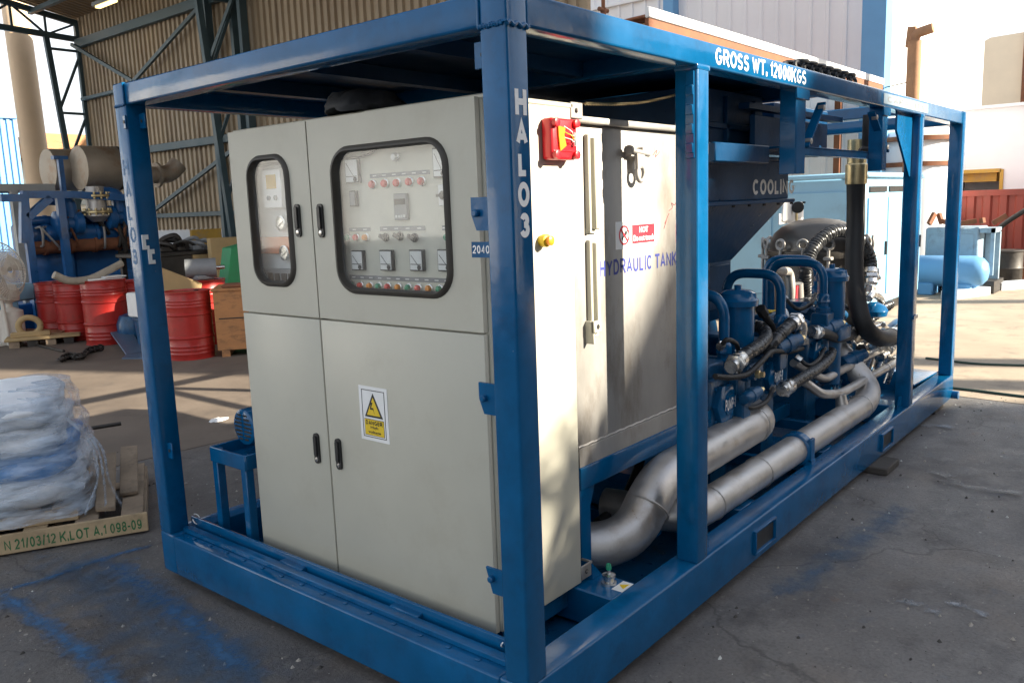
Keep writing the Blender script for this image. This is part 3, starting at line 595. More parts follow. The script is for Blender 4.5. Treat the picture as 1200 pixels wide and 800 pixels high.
t = thing('generator_enclosure', 'light blue steel generator enclosure with sunlit panel doors', 'generator', (11.8, 3.5, G))
bm = BM(); bx(bm, (10.4, 2.15, G+0.15), (13.4, 5.4, 1.98), 0.02); part('body', bm, LBLUE, t)
bm = BM(); bx(bm, (10.35, 2.10, 1.98), (13.45, 5.45, 2.06), 0.02); part('roof', bm, LBLUE, t)
bm = BM(); bx(bm, (10.4, 2.2, G), (13.4, 5.3, G+0.16)); part('base', bm, DARKM, t)
for x in (10.5, 11.45, 12.4):
    bm = BM(); bx(bm, (x, 2.12, 0.25), (x+0.88, 2.16, 1.70), 0.008); d = part('door', bm, LBLUE, t)
    bm = BM(); bx(bm, (x+0.78, 2.09, 0.85), (x+0.82, 2.125, 1.05)); part('handle', bm, BLACK, d)
    bm = BM(); bx(bm, (x+0.05, 2.13, 1.78), (x+0.85, 2.16, 1.86)); part('louvre', bm, BLACK, t)
for y in (2.4, 3.5, 4.5):
    bm = BM(); bx(bm, (10.37, y, 0.3), (10.42, y+0.95, 1.8), 0.008); part('door', bm, LBLUE, t)
# brown exhaust stack with forked top
a, b = PX(1066, 115, 15), PX(1072, 48, 15)
STACK = mat('weathered_stack', (0.36, 0.19, 0.10), 0.8, 0, 0.3, 3, 0.2, 20)
t = thing('exhaust_stack', 'rust brown exhaust stack with forked rain cap above the roofs', 'exhaust', (15, a.y, G))
bm = BM(); cyl(bm, (15, a.y-0.05, G), (15, b.y, b.z), 0.13, 0.12, 20); part('stack', bm, STACK, t)
bm = BM(); tube(bm, round_path([(15, b.y, b.z-0.1), (15, b.y, b.z+0.12), (15, b.y-0.3, b.z+0.18)], 0.1), 0.09, 12); beam(bm, (15, b.y+0.08, b.z-0.1), (15, b.y+0.05, b.z+0.25), 0.1, 0.14); part('rain_cap', bm, STACK, t)
bm = BM(); cyl(bm, PX(1066, 96, 15), PX(1036, 103, 15.9), 0.012, seg=8); part('stay_wire', bm, DARKM, t)

t = thing('red_container', 'rust red corrugated steel container with open white hut on it', 'container', (18.5, 1, G))
a = PX(1092, 226, 18); b = PX(1260, 222, 18); top = a.z
bm = BM(); corrugated(bm, (18, a.y+0.6, G+0.15), (0, -1, 0), (0, 0, 1), (-1, 0, 0), 16, 0.30, top-0.12, 0.05, ((0, 0), (0.25, 0), (0.36, 1), (0.78, 1), (0.9, 0), (1, 0))); part('side_panel', bm, CONTR, t)
bm = BM(); bx(bm, (18.05, a.y-4.3, G), (20.4, a.y+0.65, top-0.02)); part('body', bm, CONTR, t)
bm = BM(); bx(bm, (17.93, a.y-4.3, top-0.1), (18.04, a.y+0.65, top+0.02)); bx(bm, (17.93, a.y-4.3, G), (18.04, a.y+0.65, G+0.16)); part('rail', bm, CONTR, t)
t = thing('white_site_hut', 'overexposed white hut standing on the red container', 'hut', (20, 0, top))
yl = PX(1112, 170, 19).y; yr = PX(1280, 170, 19).y; zt = PX(1150, 128, 19).z; zw = PX(1140, 200, 19).z
y3 = PX(1175, 170, 19).y
bm = BM(); bx(bm, (19, yr, zw), (20.3, yl, zt)); bx(bm, (19, yr, top-0.02), (20.3, y3, zw)); bx(bm, (19, yl-0.12, top-0.02), (20.3, yl, zw)); bx(bm, (20.2, yr, top-0.02), (20.3, yl, zw)); part('wall', bm, PWHITE, t)
bm = BM(); bx(bm, (18.9, yr, zt), (20.4, yl+0.1, zt+0.06)); part('roof', bm, PWHITE, t)
bm = BM(); bx(bm, (18.97, y3, zw-0.06), (19.06, yl-0.1, zw+0.02)); bx(bm, (18.97, y3-0.05, top), (19.06, y3+0.02, zw)); bx(bm, (19.1, y3+0.1, top+0.2), (19.7, yl-0.25, top+0.42)); part('window_frame', bm, YELP, t)
t = thing('beige_block', 'pale beige block rising far behind the red container', 'building', (40, -3, G))
a, b = PX(1122, 60, 40), PX(1198, 92, 40)
bm = BM(); prism(bm, [(40, a.y, G), (40, a.y, PX(1122, 66, 40).z), (40, (a.y+b.y)/2, PX(1155, 45, 40).z), (40, b.y, PX(1198, 38, 40).z), (40, b.y, G)], (8, 0, 0)); part('wall', bm, BEIGE, t)
bm = BM(); bx(bm, (39.8, b.y-0.9, G), (48, b.y-0.01, PX(1198, 36, 40).z)); part('end_pier', bm, RUST, t)
t = thing('white_silo', 'white storage silo with brown bands behind the far posts', 'silo', (17.5, 3.0, G))
c = PX(1093, 190, 16.6)
bm = BM(); lathe(bm, (16.9, c.y+0.45, G), (0, 0, 1), [(0.9, 0), (0.9, 2.6), (0.75, 3.0), (0.3, 3.25), (0.01, 3.3)], 28); part('shell', bm, PWHITE, t)
for z in (2.25, 2.75):
    bm = BM(); lathe(bm, (16.9, c.y+0.45, z), (0, 0, 1), [(0.93, 0), (0.93, 0.09)], 28); part('band', bm, RUST, t)

GBLUE = mat('grey_blue_enamel', (0.26, 0.36, 0.44), 0.5, 0, 0.15, 4, dirt=((0.14, 0.14, 0.14), 0.6, 5))
# portable compressor with blue receiver
t = thing('portable_compressor', 'blue workshop compressor with round receiver tank by the container', 'compressor', PX(1130, 345, 14.3))
c = PX(1138, 318, 14.2); r = 0.27
bm = BM(); lathe(bm, (14.2, c.y-0.28, c.z), (0, 1, 0), [(0.02, 0), (0.15, 0.03), (0.23, 0.10), (r, 0.22), (r, 1.2), (0.2, 1.35), (0.02, 1.42)], 28); part('receiver', bm, COLB, t)
bm = BM(); bx(bm, (14.6, c.y-0.02, G+0.2), (15.4, c.y+0.85, c.z+0.74), 0.03); part('cabinet', bm, GBLUE, t)
bm = BM(); bx(bm, (14.6, c.y-0.26, c.z-0.1), (14.66, c.y-0.2, c.z+0.72)); bx(bm, (14.6, c.y-0.26, c.z+0.64), (15.2, c.y-0.03, c.z+0.72)); bx(bm, (15.1, c.y-0.26, G), (15.2, c.y-0.03, c.z+0.66)); part('guard_frame', bm, GBLUE, t)
for k in range(2):
    bm = BM(); bx(bm, (14.585, c.y+0.06+0.4*k, c.z+0.0), (14.605, c.y+0.40+0.4*k, c.z+0.62), 0.004); part('door', bm, GBLUE, t)
for k in range(7):
    bm = BM(); q = Vector((14.7+0.1*(k % 3), c.y-0.2+0.17*k, c.z+0.80)); beam(bm, q, q+Vector((0.2*random.random(), 0.28*random.uniform(-1, 1), 0.16*random.random()+0.03)), 0.06, 0.08); part('engine_piece', bm, RUST, t)
bm = BM(); bx(bm, (14.0, c.y-0.05, G), (14.5, c.y+0.2, c.z-0.2), 0.02); part('saddle', bm, COLB, t); bm = BM(); bx(bm, (14.0, c.y+0.55, G), (14.5, c.y+0.8, c.z-0.2), 0.02); part('saddle', bm, COLB, t)
bm = BM(); bx(bm, (14.55, c.y-0.3, G), (15.4, c.y+0.9, G+0.22)); part('base', bm, DARKM, t)
t = thing('blue_bin', 'small blue plastic bin standing before the receiver', 'bin', PX(1130, 350, 13.6))
q = PZ(1129, 347, G)
bm = BM(); bx(bm, (q.x, q.y-0.17, G), (q.x+0.3, q.y+0.12, G+0.42), 0.02); bx(bm, (q.x-0.02, q.y-0.19, G+0.38), (q.x+0.32, q.y+0.14, G+0.43), 0.01); part('body', bm, COLB, t)
for k, (u, v, w) in enumerate(((1174, 335, 0.62), (1196, 331, 0.5))):
    q = PZ(u, v, G); bm = BM()
    lathe(bm, (q.x+0.3, q.y, G), (0, 0, 1), [(0.26, 0), (0.28, 0.02), (0.28, 0.3), (0.295, 0.32), (0.28, 0.34), (0.28, w), (0.30, w+0.02), (0.28, w+0.04), (0.25, w+0.03)], 24)
    solo('waste_bin', bm, DARKM if k == 0 else RUST, ('dark sooty metal bin in front of the red container', 'rust brown metal bin beside the sooty bin')[k], 'bin')
bm = BM(); tube(bm, smooth_path([PX(1125, 282, 17.4), PX(1160, 275, 17.3), PX(1180, 260, 17.3), PX(1215, 238, 17.3)], 8), 0.05, 10)
solo('black_hose', bm, RUBBER, 'thick black hose slung across the red container', 'hose')
for k, (u0, v0, u1, v1) in enumerate(((1108, 352, 1150, 346), (1165, 341, 1230, 336))):
    a, b = PZ(u0, v0, G), PZ(u1, v1, G); bm = BM(); beam(bm, a+Vector((0.15, 0, 0.07)), b+Vector((0.15, 0, 0.07)), 0.25, 0.14)
    solo('kerb_block', bm, MASON, ('low concrete kerb block beside the portable compressor', 'low concrete kerb block below the bins')[k], 'kerb')
for k, pts in enumerate((((1085, 421), (1110, 424), (1150, 428), (1215, 430)), ((1113, 456), (1140, 459), (1180, 464), (1230, 470)))):
    bm = BM(); tube(bm, smooth_path([PZ(u, v, G)+Vector((0, 0, 0.014)) for u, v in pts], 10), 0.013, 10)
    solo('ground_hose', bm, TYRE, ('dark green hose lying across the sunlit yard further from the frame', 'dark green hose lying on the yard by the far frame corner')[k], 'hose')

# =================================================================== THE SKID FRAME
W, L, H, P, B2 = 2.40, 5.90, 2.40, 0.103, 0.208
sk = thing('skid_frame', 'glossy blue steel lifting frame carrying the hydraulic power unit', 'frame', (L/2, W/2, 0))
TB = H-P                                             # underside of the top beams
PXS = (0.0, 1.18, 4.50, L-P)
near_posts = []
for x in PXS:
    corner = x in (0.0, L-P)
    for y in (0.0, W-P):
        bm = BM(); bx(bm, (x, y, B2-0.002), (x+P, y+P, H if corner else TB+0.002), 0.010, 3); o = part('post', bm, BLUE, sk)
        if y == 0: near_posts.append(o)
        elif x == 0: left_post = o
for y in (0.004, W-P+0.004-0.008):                   # long top beams, between the corner posts
    bm = BM(); bx(bm, (P-0.003, y, TB), (L-P+0.003, y+P-0.004, H-0.003), 0.010, 3); part('top_beam', bm, BLUE, sk)
for x in (0.003, L-P+0.0):
    bm = BM(); bx(bm, (x, P-0.003, TB), (x+P-0.006, W-P+0.003, H-0.003), 0.010, 3); part('top_beam', bm, BLUE, sk)
for y in (0.0, W-0.13):
    bm = BM(); bx(bm, (0.0, y, 0), (L, y+0.13, B2), 0.010, 3); o = part('bottom_beam', bm, BLUE, sk)
    if y == 0: nb = o
for x in (-0.002, L-0.12):
    bm = BM(); bx(bm, (x, 0.128, 0.002), (x+0.12, W-0.128, B2-0.002), 0.010, 3); part('bottom_beam', bm, BLUE, sk)
for x in (1.18, 2.75, 4.50):                         # roof and floor cross members
    bm = BM(); bx(bm, (x+0.006, P-0.004, TB+0.01), (x+0.09, W-P+0.004, H-0.012), 0.006); part('cross_member', bm, BLUE, sk)
for x in (0.70, 1.9, 3.1, 4.5):
    bm = BM(); bx(bm, (x, 0.127, 0.05), (x+0.18, W-0.127, B2-0.004), 0.006); part('cross_member', bm, BLUE, sk)
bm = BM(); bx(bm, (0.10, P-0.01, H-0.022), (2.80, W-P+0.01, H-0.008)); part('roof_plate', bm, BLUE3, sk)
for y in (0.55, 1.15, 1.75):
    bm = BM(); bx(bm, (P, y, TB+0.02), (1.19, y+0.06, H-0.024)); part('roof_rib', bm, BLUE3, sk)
bm = BM(); bx(bm, (0.1, 0.1, 0.02), (L-0.1, W-0.1, 0.032)); part('floor_plate', bm, BLUE2, sk)
# gussets
for x, s in ((1.18+P, 1), (4.50, -1), (4.5+P, 1)):
    bm = BM(); prism(bm, [(x, 0.045, B2-0.005), (x+s*0.10, 0.045, B2-0.005), (x+s*0.10, 0.045, B2+0.03), (x+s*0.06, 0.045, B2+0.085), (x, 0.045, B2+0.085)], (0, 0.012, 0)); part('gusset', bm, BLUE, sk)
bm = BM(); prism(bm, [(4.51, 0.05, TB+0.01), (4.51, 0.05, TB-0.42), (4.46, 0.05, TB-0.42), (4.12, 0.05, TB-0.12), (4.12, 0.05, TB+0.01)], (0, 0.014, 0)); part('gusset', bm, BLUE, sk)
bm = BM(); prism(bm, [(5.15, 0.13, B2+0.02), (5.81, 0.10, B2+0.02), (5.81, 0.40, B2+0.02)], (0, 0, 0.012)); part('corner_plate', bm, BLUE, sk)
# weld collars at post heads
for x in (1.18, 4.5):
    bm = BM(); bx(bm, (x-0.004, -0.003, TB-0.016), (x+P+0.004, P, TB+0.006), 0.005, 2); part('weld_seam', bm, BLUE, sk)
bm = BM(); tube(bm, [(P*0.5 + P*0.52*math.cos(a), -0.001 if False else (P*0.5-P*0.52), TB+0.004*math.sin(9*a)) for a in [math.pi - math.pi*k/24 for k in range(25)]], 0.007, 8); part('weld_seam', bm, BLUE, sk)
bm = BM(); tube(bm, [(-0.001, 0.006+P*0.95*k/30, TB+0.004*math.sin(k*1.9)) for k in range(31)], 0.006, 8); part('weld_seam', bm, BLUE, sk)
bm = BM(); tube(bm, [(-0.001+0.0005*math.sin(k*2.3), P, TB+0.1*k/30) for k in range(31)], 0.005, 8); part('weld_seam', bm, BLUE, sk)
bm = BM(); tube(bm, [(-0.001+0.0005*math.sin(k*2.3), W-P, TB+0.1*k/30) for k in range(31)], 0.005, 8); part('weld_seam', bm, BLUE, sk)
bm = BM(); tube(bm, [(-0.001, W-0.1+0.09*k/30, TB+0.003*math.sin(k*1.9)) for k in range(31)], 0.005, 8); part('weld_seam', bm, BLUE, sk)
# short side sill: ledge strip, keeper bar and tack tabs
bm = BM(); bx(bm, (0.062, P+0.01, B2-0.003), (0.105, W-P-0.01, B2+0.022), 0.004); part('ledge_strip', bm, BLUE, sk)
bm = BM(); bx(bm, (0.125, P+0.02, B2-0.02), (0.142, W-P+0.02, B2+0.055), 0.005, 2); part('keeper_bar', bm, BLUE, sk)
for k in range(14):
    y = 0.25+0.145*k; bm = BM(); bx(bm, (0.034, y, B2-0.002), (0.050, y+0.022, B2+0.003), 0.002); part('tack_weld', bm, BLUE, sk)
for y in (0.62, 1.35):
    bm = BM(); bx(bm, (0.095, y, B2+0.0), (0.130, y+0.16, B2+0.030), 0.004); part('keeper_clip', bm, BLUE, sk)
for y, s in ((W-P-0.02, 1), (0.20, -1)):              # bent white wire rings on the keeper bar
    bm = BM(); tube(bm, [(0.133 + 0.016*math.sin(a)*1.3, y + s*0.018*math.cos(a*0.9), B2+0.045 + 0.022*math.cos(a)) for a in [k*0.33 for k in range(16)]], 0.0028, 6); part('wire_ring', bm, WHITE, sk)
# lugs and hinge plates on the short side posts
def lug(y0, y1, z0, z1, parent, x=0.05, hole=True):
    bm = BM(); bx(bm, (x, y0, z0), (x+0.008, y1, z1), 0.002)
    if hole: lathe(bm, (x-0.001, (y0+y1)/2, (z0+z1)/2), (-1, 0, 0), [(0.008, 0), (0.008, 0.002)], 12, 1)
    part('lug', bm, [BLUE, BLACK], parent)
lug(0.10, 0.17, 2.19, 2.27, near_posts[0]); 
lug(W-P-0.055, W-P+0.0, 2.19, 2.26, left_post, 0.06); lug(W-P-0.045, W-P, 0.60, 0.68, left_post, 0.03)
lug(W-P-0.004, W-P+0.018, 2.19, 2.25, left_post, -0.008)
for z in (1.70, 1.10, 0.47):
    bm = BM(); prism(bm, [(0.055, 0.10, z), (0.055, 0.195, z), (0.055, 0.215, z+0.05), (0.055, 0.215, z+0.105), (0.055, 0.10, z+0.105)] if z > 0.6 else [(0.055, 0.10, z), (0.055, 0.19, z), (0.055, 0.218, z+0.09), (0.055, 0.10, z+0.09)], (0.010, 0, 0))
    lathe(bm, (0.054, 0.188, z+0.055), (-1, 0, 0), [(0.012, 0), (0.012, 0.014), (0.008, 0.018)], 12); part('hinge_plate', bm, BLUE, near_posts[0])
bm = BM(); bx(bm, (0.05, 0.10, 1.615), (0.058, 0.215, 1.665)); tagp = part('number_tag', bm, BLUE, near_posts[0])
sign_text('lettering', '2040', (0.05, 0.210, 1.628), (0, -1, 0), (0, 0, 1), LETW, near_posts[0], 0.026, 0.072)
# two white bracket-shaped marks on the left post's inner face
for z0, x0 in ((1.63, 0.012), (1.56, 0.035)):
    bm = BM(); bx(bm, (x0, W-P-0.006, z0), (x0+0.018, W-P+0.001, z0+0.07), 0.001); bx(bm, (x0+0.018, W-P-0.006, z0), (x0+0.032, W-P+0.001, z0+0.018)); bx(bm, (x0+0.018, W-P-0.006, z0+0.048), (x0+0.032, W-P+0.001, z0+0.07)); part('white_mark', bm, WHITE, left_post)
# plate rungs on the middle near post
bm = BM(); bx(bm, (1.172, 0.012, TB-0.36), (1.182, 0.05, TB-0.02), 0.002)
for k in range(4): bx(bm, (1.166, 0.014, TB-0.34+0.075*k), (1.183, 0.048, TB-0.30+0.075*k), 0.003)
part('hinge_plate', bm, BLUE, near_posts[1])
bm = BM(); bx(bm, (4.495, -0.012, 0.86), (4.60, 0.01, 0.885)); part('stop_plate', bm, BLUE, near_posts[2])
# lettering
LETF = mat('glare_dimmed_letters', (0.012, 0.115, 0.27), 0.5, 0, 0.1, 30)  # letters toned close to the post blue: glare over them put into the colour
for k, ch in enumerate('HALO3'):
    c = PY(611+1.3*k, 120.5+36.0*k, 0); w_ = {'L': 0.044, '3': 0.046}.get(ch, 0.055)
    sign_text('lettering', ch, (0.058-w_/2, 0.0, c.z-0.036), (1, 0, 0), (0, 0, 1), LETW, near_posts[0], 0.075, w_, 0.25)
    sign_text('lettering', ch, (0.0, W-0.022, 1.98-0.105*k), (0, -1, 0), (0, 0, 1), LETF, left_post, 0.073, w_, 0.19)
sign_text('lettering', 'GROSS WT. 12000KGS', (1.345, 0.004, 2.316), (1, 0, 0), (0, 0, 1), LETW, sk, 0.067, 1.0, 0.18, 0.16)
bm = BM(); a = PY(1036, 118, 0); b = PY(1088, 127, 0); bx(bm, (a.x, 0.001, 2.315), (b.x, 0.0045, 2.378)); o = part('name_strip', bm, mat('faded_strip', (0.25, 0.33, 0.40), 0.5, 0, 0.15, 20), sk, 'faded lettered strip on the top beam')
sign_text('lettering', 'CAPACITY', (a.x+0.08, 0.001, 2.328), (1, 0, 0), (0, 0, 1), GREYP, sk, 0.036, (b.x-a.x)-0.16)
# fork pockets
for x0, x1, z0, z1 in ((1.775, 2.005, 0.052, 0.152), (3.84, 4.07, 0.05, 0.15)):
    bm = BM()
    for lo, hi in (((x0-0.012, z0-0.012), (x1+0.012, z0)), ((x0-0.012, z1), (x1+0.012, z1+0.012)), ((x0-0.012, z0), (x0, z1)), ((x1, z0), (x1+0.012, z1))):
        bx(bm, (lo[0], -0.016, lo[1]), (hi[0], 0.002, hi[1]), 0.002)
    pk = part('fork_pocket', bm, BLUE, sk)
    bm = BM(); bx(bm, (x0, -0.0015, z0), (x1, 0.001, z1)); part('pocket_opening', bm, BLACK, pk)
# corner hook on the far end
bm = BM(); cyl(bm, (L-0.02, -0.05, 0.03), (L-0.02, 0.01, 0.03), 0.035, seg=14); part('pad_eye', bm, BLUE, sk)
# mounting foot with warning label
q = PZ(715, 691, B2)
bm = BM(); lathe(bm, (0.81, 0.215, B2-0.006), (0, 0, 1), [(0.032, 0), (0.032, 0.012), (0.022, 0.016), (0.022, 0.03), (0.028, 0.034), (0.028, 0.044), (0.008, 0.05), (0.008, 0.07)], 20); lathe(bm, (0.81, 0.215, B2+0.06), (0, 0, 1), [(0.011, 0), (0.013, 0.01), (0.009, 0.024)], 12, 1); part('earth_stud', bm, [BRIGHT, GRN], sk)
bm = BM(); bx(bm, (0.775, 0.130, B2-0.005), (0.865, 0.180, B2-0.0025)); prism(bm, [(0.80, 0.140, B2-0.0025), (0.85, 0.140, B2-0.0025), (0.825, 0.174, B2-0.0025)], (0, 0, 0.001), 1); part('warning_label', bm, [WHITE, YEL], sk)
# timber bearers under the skid (one end sticks out)
for x, y0 in ((3.60, -0.06), (0.5, 0.12), (5.4, 0.02)):
    bm = BM(); bx(bm, (x, y0 if x != 3.6 else -0.11, G), (x+0.28, 2.3, -0.0005), 0.008)
    solo('timber_bearer', bm, TIMBER, {3.60: 'dark timber bearer whose end sticks out from under the blue frame', 0.5: 'dark timber bearer under the control cabinet end of the blue frame', 5.4: 'dark timber bearer under the far end of the blue frame'}[x], 'timber', 'bearers under the skid')

# =================================================================== CONTROL CABINET
cb = thing('control_cabinet', 'cream steel electrical control cabinet with windowed doors inside the frame', 'cabinet', (0.46, 1.05, B2))
YL, YR, ZB, ZT, ZS, YJ, XF, XB = 1.790, 0.312, 0.215, 2.138, 1.338, 1.226, 0.20, 0.735
# carcass as panels so that the inside is open behind the windows
bm = BM(); bx(bm, (XF+0.03, YR-0.012, ZB), (XB, YR+0.008, ZT-0.004), 0.006, 2); part('side_panel', bm, CREAM, cb)
bm = BM(); bx(bm, (XF+0.03, YL-0.01, ZB), (XB, YL+0.006, ZT-0.004), 0.006, 2); part('side_panel', bm, CREAM, cb)
bm = BM(); bx(bm, (XB-0.02, YR, ZB), (XB-0.003, YL, ZT-0.005)); part('back_panel', bm, CREAM, cb)
bm = BM(); bx(bm, (XF+0.03, YR-0.016, ZT-0.006), (XB+0.01, YL+0.008, ZT+0.012), 0.004); part('top_panel', bm, CREAM, cb)
bm = BM(); bx(bm, (XF+0.032, YR, ZB+0.001), (XB-0.02, YL-0.01, ZB+0.02)); part('bottom_panel', bm, CREAM, cb)
bm = BM()                                            # carcass rim behind the doors
bx(bm, (XF+0.026, YR-0.010, ZB), (XF+0.05, YR+0.02, ZT-0.004), 0.003); bx(bm, (XF+0.026, YJ-0.02, ZB), (XF+0.05, YJ+0.02, ZT-0.004)); bx(bm, (XF+0.026, YR+0.02, ZS-0.02), (XF+0.05, YL-0.01, ZS+0.02)); part('door_rim', bm, CREAM, cb)
bm = BM(); bx(bm, (XF+0.08, 0.35, 0.11), (XB-0.03, YL-0.05, ZB+0.002)); part('plinth', bm, BLUE2, cb)
for x in (0.66,):
    bm = BM(); bx(bm, (x, 0.33, B2-0.005), (x+0.07, 0.40, ZB+0.002)); part('mounting_block', bm, BLUE, cb)
def door_with_hole(name, y0, y1, z0, z1, hole=None, rr=0.06):
    """a folded sheet door; hole = (cy, cz, w, h)"""
    bm = BM()
    if not hole:
        bx(bm, (XF, y0, z0), (XF+0.024, y1, z1), 0.004, 2)
    else:
        inner = rrect(*hole, rr, 6); n = len(inner); outer = []
        cy, cz = hole[0], hole[1]
        for (y, z) in inner:                         # project the ring onto the door's rectangle
            dy, dz = y-cy, z-cz; ty = ((y1-cy) if dy > 0 else (y0-cy))/dy if abs(dy) > 1e-6 else 1e9; tz = ((z1-cz) if dz > 0 else (z0-cz))/dz if abs(dz) > 1e-6 else 1e9
            k = min(ty, tz); outer.append((cy+dy*k, cz+dz*k))
        corners = [(y1, z1), (y0, z1), (y0, z0), (y1, z0)]
        for i, cc in enumerate(corners):             # snap the outline to the corners
            j = min(range(n), key=lambda q: (outer[q][0]-cc[0])**2 + (outer[q][1]-cc[1])**2); outer[j] = cc
        R = {}
        for x in (XF, XF+0.024):
            R[x] = ([bm.verts.new((x, *q)) for q in inner], [bm.verts.new((x, *q)) for q in outer])
        for k in range(n):
            j = (k+1) % n
            a, b = R[XF], R[XF+0.024]
            bm.faces.new((a[0][k], a[0][j], a[1][j], a[1][k])); bm.faces.new((b[0][j], b[0][k], b[1][k], b[1][j]))
            bm.faces.new((a[0][j], a[0][k], b[0][k], b[0][j])); bm.faces.new((a[1][k], a[1][j], b[1][j], b[1][k]))
        bmesh.ops.recalc_face_normals(bm, faces=bm.faces)
    return part(name, bm, CREAM, cb, sharp=25)
g = 0.004
HL = (1.512, 1.744, 0.262, 0.520); HR = (0.764, 1.738, 0.600, 0.530)
dUL = door_with_hole('door', YJ+g, YL, ZS+g, ZT, HL, 0.075); dUR = door_with_hole('door', YR, YJ-g, ZS+g, ZT, HR, 0.085)
dLL = door_with_hole('door', YJ+g, YL, ZB, ZS-g); dLR = door_with_hole('door', YR, YJ-g, ZB, ZS-g)
for d, Hh, rr in ((dUL, HL, 0.075), (dUR, HR, 0.085)):
    o1 = rrect(Hh[0], Hh[1], Hh[2]+0.045, Hh[3]+0.045, rr+0.022, 8); i1 = rrect(Hh[0], Hh[1], Hh[2]-0.006, Hh[3]-0.006, rr-0.003, 8)
    o2 = rrect(Hh[0], Hh[1], Hh[2]+0.028, Hh[3]+0.028, rr+0.014, 8); i2 = rrect(Hh[0], Hh[1], Hh[2]+0.006, Hh[3]+0.006, rr+0.003, 8); n = len(o1)
    bm = BM(); rings = [[bm.verts.new((x, *q)) for q in ring] for x, ring in ((XF+0.001, o1), (XF-0.013, o2), (XF-0.015, i2), (XF+0.004, i1), (XF+0.02, i1))]
    for a, b in zip(rings, rings[1:]):
        for k in range(n): bm.faces.new((a[k], a[(k+1) % n], b[(k+1) % n], b[k]))
    bmesh.ops.recalc_face_normals(bm, faces=bm.faces); part('window_seal', bm, SEAL, d, sharp=60)
    bm = BM(); prism(bm, [(XF+0.006, *q) for q in rrect(Hh[0], Hh[1], Hh[2]-0.002, Hh[3]-0.002, rr-0.002, 6)], (0.004, 0, 0)); part('window_pane', bm, GLASS, d)
for d, y, z in ((dUL, 1.318, 1.745), (dUR, 1.166, 1.742), (dLL, 1.305, 0.768), (dLR, 1.158, 0.766)):
    bm = BM(); prism(bm, [(XF+0.001, *q) for q in rrect(y, z, 0.034, 0.135, 0.015, 5)], (-0.010, 0, 0)); prism(bm, [(XF-0.009, *q) for q in rrect(y, z+0.012, 0.018, 0.09, 0.008, 4)], (-0.008, 0, 0)); h = part('handle', bm, BLACK, d)
    bm = BM(); lathe(bm, (XF-0.008, y, z-0.048), (-1, 0, 0), [(0.009, 0), (0.009, 0.004), (0.004, 0.005)], 14); part('lock', bm, BRIGHT, h)
# danger sign
y0, y1, z0, z1 = 0.835, 1.004, 0.858, 1.082
bm = BM(); bx(bm, (XF-0.0015, y0, z0), (XF+0.001, y1, z1)); sg = part('danger_sign', bm, WHITE, cb, 'yellow and white high voltage warning sticker')
bm = BM()
for lo, hi in (((y0+0.016, z0+0.014), (y1-0.016, z0+0.017)), ((y0+0.016, z1-0.017), (y1-0.016, z1-0.014)), ((y0+0.016, z0+0.014), (y0+0.019, z1-0.014)), ((y1-0.019, z0+0.014), (y1-0.016, z1-0.014))):
    bx(bm, (XF-0.0022, *lo), (XF-0.001, *hi))
part('sign_border', bm, BLACK, sg)
cy = (y0+y1)/2
def rtri(cy, zb, w, h): return [(cy-w/2, zb), (cy+w/2, zb), (cy, zb+h)]
bm = BM(); prism(bm, [(XF-0.001, *q) for q in rtri(cy, z0+0.098, 0.108, 0.10)], (-0.0012, 0, 0), 0); prism(bm, [(XF-0.002, *q) for q in rtri(cy, z0+0.106, 0.080, 0.074)], (-0.0008, 0, 0), 1)
bolt = [(0.006, 0.060), (-0.004, 0.060), (0.010, 0.036), (0.000, 0.036), (-0.004, 0.022), (-0.010, 0.020), (-0.008, 0.008), (0.002, 0.018), (-0.001, 0.022), (0.004, 0.030), (-0.008, 0.031)]
prism(bm, [(XF-0.0026, cy+0.004+a, z0+0.104+b) for a, b in ((0.008, 0.056), (-0.002, 0.056), (0.008, 0.034), (-0.004, 0.034), (-0.010, 0.010), (-0.004, 0.026), (0.004, 0.026), (0.016, 0.026))], (-0.0008, 0, 0), 0); part('voltage_symbol', bm, [BLACK, YEL], sg)
bm = BM(); bx(bm, (XF-0.0022, y0+0.026, z0+0.022), (XF-0.001, y1-0.026, z0+0.090), mi=0); bx(bm, (XF-0.0026, y0+0.028, z0+0.024), (XF-0.0018, y1-0.028, z0+0.088), mi=1); part('caption_plate', bm, [BLACK, YEL], sg)
sign_text('lettering', 'DANGER', (XF-0.0026, cy+0.05, z0+0.066), (0, -1, 0), (0, 0, 1), BLACK, sg, 0.018, 0.10, 0.2, depth=0.0004)
for s, zz, hh, ww in (('High', 0.048, 0.014, 0.045), ('voltage', 0.028, 0.015, 0.075)):
    text_part('lettering', s, (XF-0.0026, cy+ww/2, z0+zz), (0, -1, 0), (0, 0, 1), BLACK, sg, height=hh, width=ww, off=0.02)
# lifting / fixing brackets on the right flank
for z in (2.095, 0.225):
    bm = BM(); bx(bm, (XB-0.005, YR-0.016, z), (XB+0.075, YR-0.008, z+0.062), 0.003); bx(bm, (XB+0.066, YR-0.012, z), (XB+0.075, YR+0.04, z+0.062), 0.003); lathe(bm, (XB+0.03, YR-0.0155, z+0.03), (0, -1, 0), [(0.010, 0), (0.010, 0.002)], 14, 1); lathe(bm, (XB+0.03, YR-0.016, z+0.03), (0, -1, 0), [(0.005, 0), (0.005, 0.01)], 8, 0); part('fixing_bracket', bm, [TANKM, BLACK], cb)
